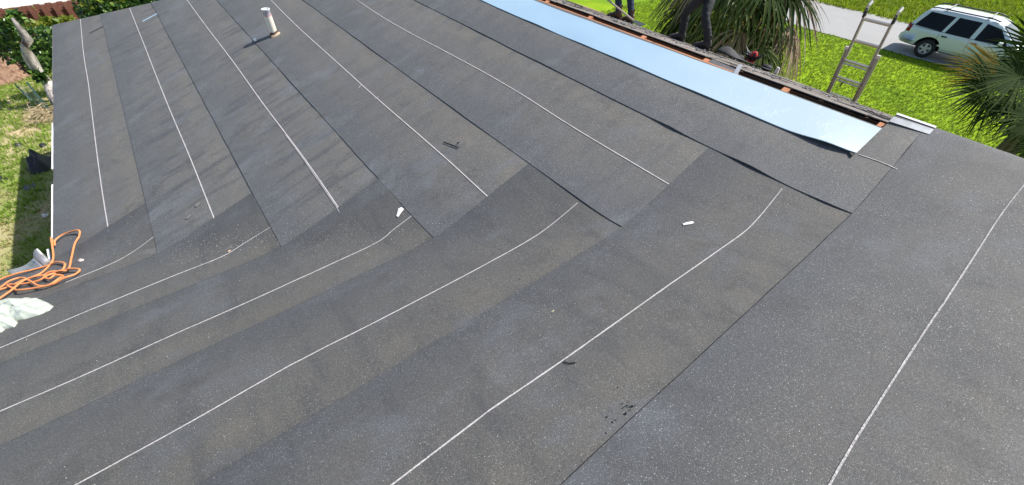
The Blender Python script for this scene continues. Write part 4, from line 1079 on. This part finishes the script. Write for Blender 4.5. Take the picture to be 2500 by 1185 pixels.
# wheel arches cut with drums
AX = (-1.30, 1.50); cut = MB()
for ax in AX:
    for sg in (-1, 1):
        n = 32; r_ = .475
        vs = [(ax + r_*math.cos(2*math.pi*i/n), sg*y_, .37 + r_*math.sin(2*math.pi*i/n)) for y_ in (.66, 1.2) for i in range(n)]
        fs = [(i, (i+1) % n, n+(i+1) % n, n+i) for i in range(n)] + [tuple(range(n))[::-1], tuple(range(n, 2*n))]
        if sg < 0: fs = [f[::-1] for f in fs]
        cut.add(vs, fs)
co = cut.build('cutter', M['trim'])
bmx = bmesh.new(); bmx.from_mesh(co.data); bmesh.ops.recalc_face_normals(bmx, faces=bmx.faces); bmx.to_mesh(co.data); bmx.free()
body.data.materials.append(M['trim'])
def apply_mods(o):
    bpy.context.view_layer.update(); dg = bpy.context.evaluated_depsgraph_get(); me = bpy.data.meshes.new_from_object(o.evaluated_get(dg)); o.modifiers.clear(); o.data = me
body.parent = None; md = body.modifiers.new('arch', 'BOOLEAN'); md.operation = 'DIFFERENCE'; md.object = co; md.solver = 'FAST'
try: md.material_mode = 'TRANSFER'
except Exception: pass
apply_mods(body); body.parent = car; bpy.data.objects.remove(co)
def yside(x, z):
    h2 = half(x)[2:11]
    for (y0, z0), (y1, z1) in zip(h2, h2[1:]):
        if z0 <= z <= z1: return y0 + (y1-y0)*(z-z0)/max(1e-6, z1-z0)
    return h2[-1][0]
def side_panel(name, quad, mat, out=.004, n=8, sg=-1, parent=None):
    (x0, z0), (x1, z1), (x2, z2), (x3, z3) = quad   # bottom rear, bottom front, top front, top rear
    P_ = []
    for i in range(n+1):
        f = i/n; row = []
        for j in range(n+1):
            g = j/n; xa = x0+(x1-x0)*g; za = z0+(z1-z0)*g; xb = x3+(x2-x3)*g; zb = z3+(z2-z3)*g
            x, z = xa+(xb-xa)*f, za+(zb-za)*f; row.append((x, sg*(yside(x, z)+out), z))
        P_.append(row if sg < 0 else row[::-1])
    b = MB(); b.grid(P_); return b.build(name, mat, parent or car, True)
for sg in (-1, 1):
    side_panel('rear_quarter_window', ((-2.16, 1.13), (-1.14, 1.10), (-1.02, 1.67), (-1.90, 1.68)), M['tint'], .006, sg=sg)
    side_panel('door_window', ((-1.02, 1.10), (-.17, 1.10), (-.13, 1.68), (-.90, 1.68)), M['tint'], .006, sg=sg)
    side_panel('door_window', ((-.01, 1.10), (1.04, 1.12), (.52, 1.60), (.03, 1.68)), M['tint'], .006, sg=sg)
    for xa, xb, z0, z1 in ((-1.15, -1.15, .62, 1.09), (-.09, -.09, .40, 1.09), (.98, .98, .40, 1.09)):
        side_panel('door_gap', ((xa-.006, z0), (xa+.006, z0), (xb+.006, z1), (xb-.006, z1)), M['trim'], .003, 6, sg)
    for xa in (-.95, .08):
        b = MB(); b.box((xa, sg*(yside(xa, .96)+.012), .965), (.19, .03, .05)); b.build('door_handle', M['trim'], car)
    side_panel('belt_line', ((-2.1, 1.085), (.98, 1.085), (.98, 1.10), (-2.1, 1.10)), M['trim'], .007, 12, sg)
    side_panel('side_moulding', ((-.98, .58), (.95, .58), (.95, .64), (-.98, .64)), M['carpaint'], .012, 8, sg)
    side_panel('sill', ((-.85, .335), (1.0, .335), (1.0, .40), (-.85, .40)), M['trim'], .006, 6, sg)
    b = MB(); b.grid([[(x, sg*(yside(x, z)+.008), z) for z in lin(.86, 1.16, 5)][::(1 if sg > 0 else -1)] for x in lin(-2.385, -2.20, 4)]); b.build('tail_lamp', M['lamp_red'], car, True)
    b = MB(); b.tube([(-1.95, sg*.60, 1.80), (-1.80, sg*.60, 1.845), (.1, sg*.60, 1.855), (.35, sg*.59, 1.80)], .024, 8); b.build('roof_rail', M['trim'], car, True)
    b = MB(); b.box((.82, sg*1.02, 1.16), (.12, .2, .16)); b.build('mirror', M['carpaint'], car)
    # wheels
    for ax in AX:
        wt = MB(); n = 32; prof = [(.20, -.11), (.27, -.115), (.345, -.105), (.37, -.07), (.372, 0), (.37, .07), (.345, .105), (.27, .115), (.255, .10), (.25, .0)]
        wt.grid([[Vector((r_*math.cos(2*math.pi*j/n), y_*1.0, r_*math.sin(2*math.pi*j/n))) for j in range(n+1)] for r_, y_ in [(r0*.98 if r0 > .3 else r0*.86, y0) for r0, y0 in prof]])
        wheel = wt.build('wheel', M['tyre'], car, True); wheel.location = (ax, sg*.815, .37)
        if sg < 0: wheel.rotation_euler = (0, 0, math.pi)
        rm = MB(); pr2 = [(.255, .10), (.235, .112), (.225, .10), (.215, .05)]
        rm.grid([[Vector((r_*math.cos(2*math.pi*j/n), y_, r_*math.sin(2*math.pi*j/n))) for j in range(n+1)] for r_, y_ in pr2])
        for k in range(5):
            a = 2*math.pi*k/5 + .3; d_ = Vector((math.cos(a), 0, math.sin(a))); t_ = Vector((-math.sin(a), 0, math.cos(a)))
            rm.add([d_*.04 + t_*.045 + Vector((0, .10, 0)), d_*.04 - t_*.045 + Vector((0, .10, 0)), d_*.235 - t_*.055 + Vector((0, .095, 0)), d_*.235 + t_*.055 + Vector((0, .095, 0)),
                    d_*.04 + t_*.05 + Vector((0, .05, 0)), d_*.04 - t_*.05 + Vector((0, .05, 0)), d_*.235 - t_*.06 + Vector((0, .05, 0)), d_*.235 + t_*.06 + Vector((0, .05, 0))],
                   [(0, 1, 2, 3), (0, 4, 5, 1), (1, 5, 6, 2), (2, 6, 7, 3), (3, 7, 4, 0)])
        rm.add([Vector((.06*math.cos(2*math.pi*j/12), .108, .06*math.sin(2*math.pi*j/12))) for j in range(12)], [tuple(range(12))]); rm.v = [(x_*.86, y_, z_*.86) for x_, y_, z_ in rm.v]; rm.build('rim', M['rim'], wheel)
        dk = MB(); dk.add([Vector((.24*math.cos(2*math.pi*j/20), .03, .24*math.sin(2*math.pi*j/20))) for j in range(20)], [tuple(range(20))]); dk.build('brake_disc', M['trim'], wheel)
for xx in (-1.45, -.05):
    b = MB(); b.tube([(xx, -.60, 1.845), (xx, -.52, 1.875), (xx, .52, 1.875), (xx, .60, 1.845)], .022, 8); b.build('cross_bar', M['alu_dark'], car, True)
    for sg in (-1, 1):
        b = MB(); b.box((xx, sg*.59, 1.86), (.16, .07, .05)); b.build('rail_foot', M['trim'], car)
# windscreen and tailgate glass following the shell
def top_panel(name, x0, x1, fr, mat, out=.006):
    P_ = []
    for x in lin(x0, x1, 8):
        _, zb, zt, wl, wb, wt = car_at(x); row = []
        for f in lin(-fr, fr, 8): row.append((x, wt*f, zt + .012 + .008*(1-abs(f)) + out))
        P_.append(row)
    b = MB(); b.grid(P_); return b.build(name, mat, car, True)
top_panel('windscreen', .56, 1.24, .93, M['clearglass']); top_panel('rear_window', -2.29, -2.03, .9, M['tint'], .010)
b = MB(); b.box((-2.43, 0, .60), (.10, 1.50, .16)); b.box((-2.43, 0, .69), (.12, 1.3, .02)); b.build('rear_bumper', M['carpaint'], car)
b = MB(); b.box((-2.47, 0, .40), (.10, .10, .05)); b.build('tow_hitch', M['trim'], car)
b = MB(); b.box((2.43, 0, .60), (.10, 1.35, .2)); b.build('front_bumper', M['trim'], car)

# ------------------------------------------------------------------ workers
def skin_mesh(name, joints, edges, mat, parent, sub=2, root=0):
    me = bpy.data.meshes.new(name); me.from_pydata([j[0] for j in joints], edges, [])
    o = bpy.data.objects.new(name, me); COL.objects.link(o)
    md = o.modifiers.new('skin', 'SKIN'); md.use_smooth_shade = True
    for i, (p, r_) in enumerate(joints):
        sv = me.skin_vertices[0].data[i]; sv.radius = (r_, r_) if not hasattr(r_, '__len__') else r_; sv.use_root = (i == root)
    ss = o.modifiers.new('sub', 'SUBSURF'); ss.levels = sub; ss.render_levels = sub
    apply_mods(o); o.data.materials.clear(); o.data.materials.append(mat); o.data.shade_smooth(); o.parent = parent; return o
def crease(o, amp, sc, seed):
    me = o.data
    for v in me.vertices:
        p = v.co; n_ = v.normal
        v.co = p + n_*(amp*noise.noise((p.x*sc, p.y*sc, p.z*sc*2.2 + seed)) + amp*.6*noise.noise((p.x*sc*2.3, p.y*sc*2.3, p.z*sc*3.6 + seed)))
    me.update()
def boot(parent, ankle, yaw, mat, slope_dir=0.):
    # sections from heel to toe: (along, half width, top height)
    secs = [(-.085, .022, .07), (-.075, .034, .13), (-.05, .040, .17), (.0, .044, .175), (.03, .045, .135), (.07, .046, .105), (.12, .050, .085), (.165, .048, .068), (.20, .038, .052), (.222, .018, .034)]
    b = MB(); P_ = []
    for d_, hw, ht in secs:
        ring = [(d_, -hw, .018), (d_, -hw*1.03, ht*.45), (d_, -hw*.75, ht*.85), (d_, 0, ht), (d_, hw*.75, ht*.85), (d_, hw*1.03, ht*.45), (d_, hw, .018)]
        P_.append(ring + [ring[0]])
    b.grid(P_); b.f.append(tuple(range(7))); b.f.append(tuple(len(b.v)-8+i for i in range(7))[::-1])
    o = b.build('boot', mat, parent, True); o.location = ankle; o.rotation_euler = (0, slope_dir, yaw)
    b = MB(); P_ = []
    for d_, hw, ht in secs:
        hw = hw*1.08+.003; P_.append([(d_*1.02, -hw, -.012), (d_*1.02, -hw, .022), (d_*1.02, hw, .022), (d_*1.02, hw, -.012), (d_*1.02, -hw, -.012)])
    b.grid(P_); b.f.append((0, 1, 2, 3)); e = len(b.v)-5; b.f.append((e+3, e+2, e+1, e)); b.build('sole', M['sole'], o)
    b = MB(); b.tube([(0, 0, .12), (-.005, 0, .17), (-.008, 0, .23)], [.05, .056, .058], 12, False); b.build('collar', mat, o, True)
    for z_, d_ in ((.10, .085), (.118, .06), (.138, .035)):
        b = MB(); b.tube([(d_, -.03, z_-.006), (d_+.004, 0, z_+.006), (d_, .03, z_-.006)], .004, 5); b.build('lace', M['twig'], o)
    return o
def hand_pts(wrist, dirv, side, curl):
    """palm and five fingers as one skinned skeleton hanging from the wrist"""
    d = dirv.normalized(); s = side.normalized(); n_ = d.cross(s)
    J = [(wrist, .030), (wrist + d*.045, (.022, .038)), (wrist + d*.085, (.018, .042))]; E = [(0, 1), (1, 2)]
    for f, (o_, l) in enumerate(((-.034, .066), (-.012, .078), (.011, .073), (.033, .058))):
        a = len(J); p = wrist + d*.088 + s*o_
        e1 = (d*math.cos(curl*.6) + n_*math.sin(curl*.6)); e2 = (d*math.cos(curl*1.5) + n_*math.sin(curl*1.5)); e3 = (d*math.cos(curl*2.2) + n_*math.sin(curl*2.2))
        p1 = p + e1*l*.45; p2 = p1 + e2*l*.33; p3 = p2 + e3*l*.25
        J += [(p, .0105), (p1, .0098), (p2, .009), (p3, .0075)]; E += [(2, a), (a, a+1), (a+1, a+2), (a+2, a+3)]
    a = len(J); p = wrist + d*.03 - s*.034; t1 = p + (d*.75 - s*.6 + n_*.15)*.042; t2 = t1 + (d*.9 - s*.25 + n_*.3)*.034
    J += [(p, .013), (t1, .0115), (t2, .009)]; E += [(1, a), (a, a+1), (a+1, a+2)]
    return J, E
def worker(label, feet, face, hips, knees, mat_tr, mat_bt, mat_sh, hands, chest_lean, head_tilt):
    o = thing('person', label, 'person', (feet[0]+feet[1])/2); L = o.location.copy(); loc = lambda v: Vector(v) - L
    fd = Vector((math.cos(face), math.sin(face), 0)); sdv = Vector((-fd.y, fd.x, 0))
    hip = Vector(hips); sh = hip + Vector((0, 0, .50)) + fd*chest_lean; neck = sh + fd*.02 + Vector((0, 0, .09)); hd = neck + fd*(.04+head_tilt*.1) + Vector((0, 0, .14-head_tilt*.05))
    # body: one continuous surface from pelvis to head and wrists
    J = [(loc(hip), (.135, .10)), (loc(hip.lerp(sh, .5)), (.14, .10)), (loc(sh - Vector((0, 0, .05))), (.15, .10)), (loc(neck), .055), (loc(hd), (.078, .092)), (loc(hd + Vector((0, 0, .09))), (.062, .075))]
    E = [(0, 1), (1, 2), (2, 3), (3, 4), (4, 5)]
    wr_ = []
    for sg, (elb, wri) in zip((1, -1), hands):
        a = len(J); s0 = sh + sdv*sg*.17
        J += [(loc(s0), .06), (loc(Vector(elb)), .043), (loc(Vector(wri)), .029)]; E += [(2, a), (a, a+1), (a+1, a+2)]; wr_.append((sg, Vector(elb), Vector(wri)))
    for sg, f, kn in zip((1, -1), feet, knees):
        a = len(J); h0 = hip + sdv*sg*.09 - Vector((0, 0, .06)); J += [(loc(h0), .085), (loc(kn), .052), (loc(f + Vector((0, 0, .10))), .035)]; E += [(0, a), (a, a+1), (a+1, a+2)]
    body_ = skin_mesh('body', J, E, M['skin'], o)
    b = MB(); hdl = loc(hd)
    fr = Matrix((fd, sdv, Vector((0, 0, 1)))).transposed()
    b.tube([hdl + fr @ Vector(q) for q in ((.085, 0, .045), (.112, 0, .01), (.098, 0, -.004))], [.009, .014, .010], 6); b.build('nose', M['skin'], body_, True)
    for sg in (-1, 1):
        b = MB(); b.tube([hdl + fr @ Vector((.086, sg*.031, .04)), hdl + fr @ Vector((.092, sg*.031, .04))], [.011, .004], 8); b.build('eye', M['black'], body_)
        b = MB(); b.tube([hdl + fr @ Vector((0, sg*.078, .05)), hdl + fr @ Vector((-.006, sg*.088, .02)), hdl + fr @ Vector((.004, sg*.08, -.02))], [.012, .016, .009], 6); b.build('ear', M['skin'], body_, True)
    b = MB(); b.tube([hdl + fr @ Vector((.086, -.026, -.034)), hdl + fr @ Vector((.093, 0, -.036)), hdl + fr @ Vector((.086, .026, -.034))], .005, 6); b.build('mouth', M['lamp_red'], body_)
    b = MB(); P_ = []
    for i in range(7):
        th = .1 + 1.45*i/6
        P_.append([hdl + Vector((0, 0, .045)) + fr @ Vector((-.012 + .106*math.sin(th)*math.cos(a), .090*math.sin(th)*math.sin(a), .112*math.cos(th))) for a in lin(0, 2*math.pi, 16)])
    b.grid(P_); b.build('cap', mat_sh, o, True)
    # trousers
    J = [(loc(hip + Vector((0, 0, .06))), (.155, .118)), (loc(hip - Vector((0, 0, .04))), (.16, .125))]; E = [(0, 1)]
    for sg, f, kn in zip((1, -1), feet, knees):
        a = len(J); h0 = hip + sdv*sg*.095 - Vector((0, 0, .10)); an = f + Vector((0, 0, .16)); kn = Vector(kn)
        J += [(loc(h0), .100), (loc(h0.lerp(kn, .5)), .088), (loc(kn), .074), (loc(kn.lerp(an, .5)), .070), (loc(an), .066), (loc(f + Vector((0, 0, .105))), .069)]
        E += [(1, a)] + [(a+i, a+i+1) for i in range(5)]
    tr = skin_mesh('trousers', J, E, mat_tr, o, 3); crease(tr, .009, 10, hips[1])
    # shirt with sleeves
    J = [(loc(hip + Vector((0, 0, .02))), (.165, .13)), (loc(hip.lerp(sh, .5)), (.165, .125)), (loc(sh - Vector((0, 0, .04))), (.17, .12)), (loc(sh + Vector((0, 0, .045))), .075)]; E = [(0, 1), (1, 2), (2, 3)]
    for sg, e, wv2 in wr_:
        a = len(J); s0 = sh + sdv*sg*.17; J += [(loc(s0), .075), (loc(s0.lerp(e, .8)), .058)]; E += [(2, a), (a, a+1)]
    shh = skin_mesh('shirt', J, E, mat_sh, o, 2); crease(shh, .010, 9, 3)
    for sg, e, wv2 in wr_:
        J, E = hand_pts(loc(wv2), (wv2-e), fd*sg if abs((wv2-e).normalized().dot(fd)) < .8 else Vector((0, 0, 1)), .45)
        skin_mesh('glove', J, E, M['glove'], o, 2)
    for f in feet: boot(o, loc(f), face, mat_bt, 0)
    return o
def fp(px, py, x): return on_x(px, py, x)
# right worker: black trousers, striding along the eave
fa, fb_ = fp(1722, 116, 8.75), fp(1660, 97, 8.95)
fa.z = far_slope(fa.x) + .012; fb_.z = far_slope(fb_.x) + .012
yface = R(97)
hipR = (fa+fb_)/2 + Vector((-.02, -.02, .90))
kR = (fb_ + Vector((-.03, .02, .46)), fa + Vector((-.06, .14, .47)))
worker('worker in black trousers and dark boots standing by the palm on the old shingles', (fb_, fa), yface, hipR, kR, M['black_denim'], M['boot_dark'], M['shirt'],
       ((hipR + Vector((-.26, .20, .24)), hipR + Vector((-.20, .16, .00))), (hipR + Vector((.26, .22, .24)), hipR + Vector((.17, .30, .02)))), .10, 0)
# left worker: jeans and brown boots with the shovel
ga, gb = fp(1508, 40, 8.75), fp(1541, 33, 9.0)
ga.z = far_slope(ga.x) + .012; gb.z = far_slope(gb.x) + .012
hipL = (ga+gb)/2 + Vector((.02, -.02, .88))
kL = (gb + Vector((.0, .12, .46)), ga + Vector((-.02, .10, .46)))
tip = fp(1548, 54, 8.4); grip = tip + (fp(1482, 0, 8.45) - tip)*2.6
hA, hB = tip.lerp(grip, .98), tip.lerp(grip, .66)
worker('worker in blue jeans and brown boots holding a long scraper', (gb, ga), R(105), hipL, kL, M['jeans'], M['boot'], M['shirt_grey'],
       ((hipL + Vector((-.30, .05, .30)), hB + Vector((.02, -.08, .02))), (hipL + Vector((.10, .30, .40)), hA + Vector((.03, -.08, .02)))), .14, .3)
sc_ = thing('scraper', 'long handled roofing scraper with flat black blade held by left worker', 'scraper', tip)
b = MB(); b.tube([Vector((0, 0, .015)), (grip-tip)*1.04], .017, 8); b.build('handle', M['handle'], sc_)
b = MB(); b.add([(.05, .02, .02), (-.05, .02, .02), (-.09, -.20, -.004), (.09, -.20, -.004), (.05, .02, .012), (-.05, .02, .012), (-.09, -.20, -.010), (.09, -.20, -.010)],
               [(0, 1, 2, 3), (7, 6, 5, 4), (0, 4, 5, 1), (1, 5, 6, 2), (2, 6, 7, 3), (3, 7, 4, 0)]); b.build('blade', M['steel_dark'], sc_)

# ------------------------------------------------------------------ debris along the far eave
def curl(name, a_px, c_px, x, mat, label, h=.10, wd=.5):
    a, c = on_x(*a_px, x), on_x(*c_px, x); b = MB(); P_ = []
    for i in range(13):
        f = i/12; p = a.lerp(c, f); row = []
        for j in range(9):
            g = j/8; xx = x - .1 + wd*g; row.append(Vector((xx, p.y, far_slope(xx) + .03 + h*math.exp(-((f-.12)/.24)**2)*math.sin(math.pi*min(1, g*1.2))*1.0 + .012*noise.noise((f*6, g*4, 1)))))
        P_.append(row)
    b.grid(P_); o = b.build(name, mat, None, True); md = o.modifiers.new('thickness', 'SOLIDIFY'); md.thickness = .006; return tag(o, label, 'felt')
curl('peeled_felt', (1750, 140), (1860, 186), 9.0, M['felt'], 'peeled black felt curling up on the old shingles by the palm', .13, .5)
p = on_x(1832, 152, 9.5); p.z = far_slope(9.5) + .03
deb = thing('red_debris', 'small red and black object among torn felt on the far eave', 'debris', p)  # unidentified red and black debris, shaped only roughly
b = MB(); b.tube([(0, 0, 0), (.02, .01, .09), (.0, -.02, .17), (.01, -.03, .20)], [.06, .075, .05, .02], 9); b.build('red_piece', M['red'], deb, True)
for i in range(9):
    a = i*.7; b = MB(); b.tube([(.0, .0, .02), (.07*math.cos(a), .10*math.sin(a), .12), (.10*math.cos(a), .20*math.sin(a), .13 + .12*rs.random())], [.03, .024, .004], 5); b.build('black_piece', M['black'], deb, True)
for px, sz, lab in (((1870, 170), .065, 'black lump of torn felt right of the red object'), ((1800, 150), .07, 'black lump of torn felt left of the red object')):
    p = on_x(*px, 9.6); b = MB(); Pt = []
    for i in range(8):
        th = math.pi*i/7
        Pt.append([Vector((sz*math.sin(th)*math.cos(a)*(1+.3*noise.noise((math.cos(a)*2, th*2, px[0]))), 1.4*sz*math.sin(th)*math.sin(a), sz*.9*math.cos(th)*(1+.3*noise.noise((a, th*3, 2))))) for a in lin(0, 2*math.pi, 12)])
    b.grid(Pt); o = b.build('felt_lump', M['felt'], None, True); o.location = (9.6, p.y, far_slope(9.6) + sz*.7); tag(o, lab, 'felt')
p = on_x(1893, 178, 9.8); b = MB(); b.add([(0, .05, -.06), (0, -.06, -.06), (.02, -.04, .08), (.02, .02, .10), (.03, .05, -.06), (.03, -.06, -.06), (.05, -.04, .08), (.05, .02, .10)],
    [(0, 1, 2, 3), (7, 6, 5, 4), (0, 4, 5, 1), (1, 5, 6, 2), (2, 6, 7, 3), (3, 7, 4, 0)])
o = b.build('white_chip', M['paper']); o.location = (9.8, p.y, far_slope(9.8) + .045); o.scale = (.6, .7, .65); tag(o, 'upright white scrap standing on the far eave', 'scrap')
p = on_x(1418, 22, 6.4); b = MB(); b.box((0, 0, 0), (.5, .35, .012), Matrix.Rotation(math.atan(FS), 3, 'Y')); o = b.build('plywood_scrap', wood('plywood', (.36, .25, .17), (.46, .33, .24)))
o.location = (6.6, p.y+.1, far_slope(6.6) + .03); tag(o, 'tan plywood scrap lying on the old shingles left of the workers', 'plywood')
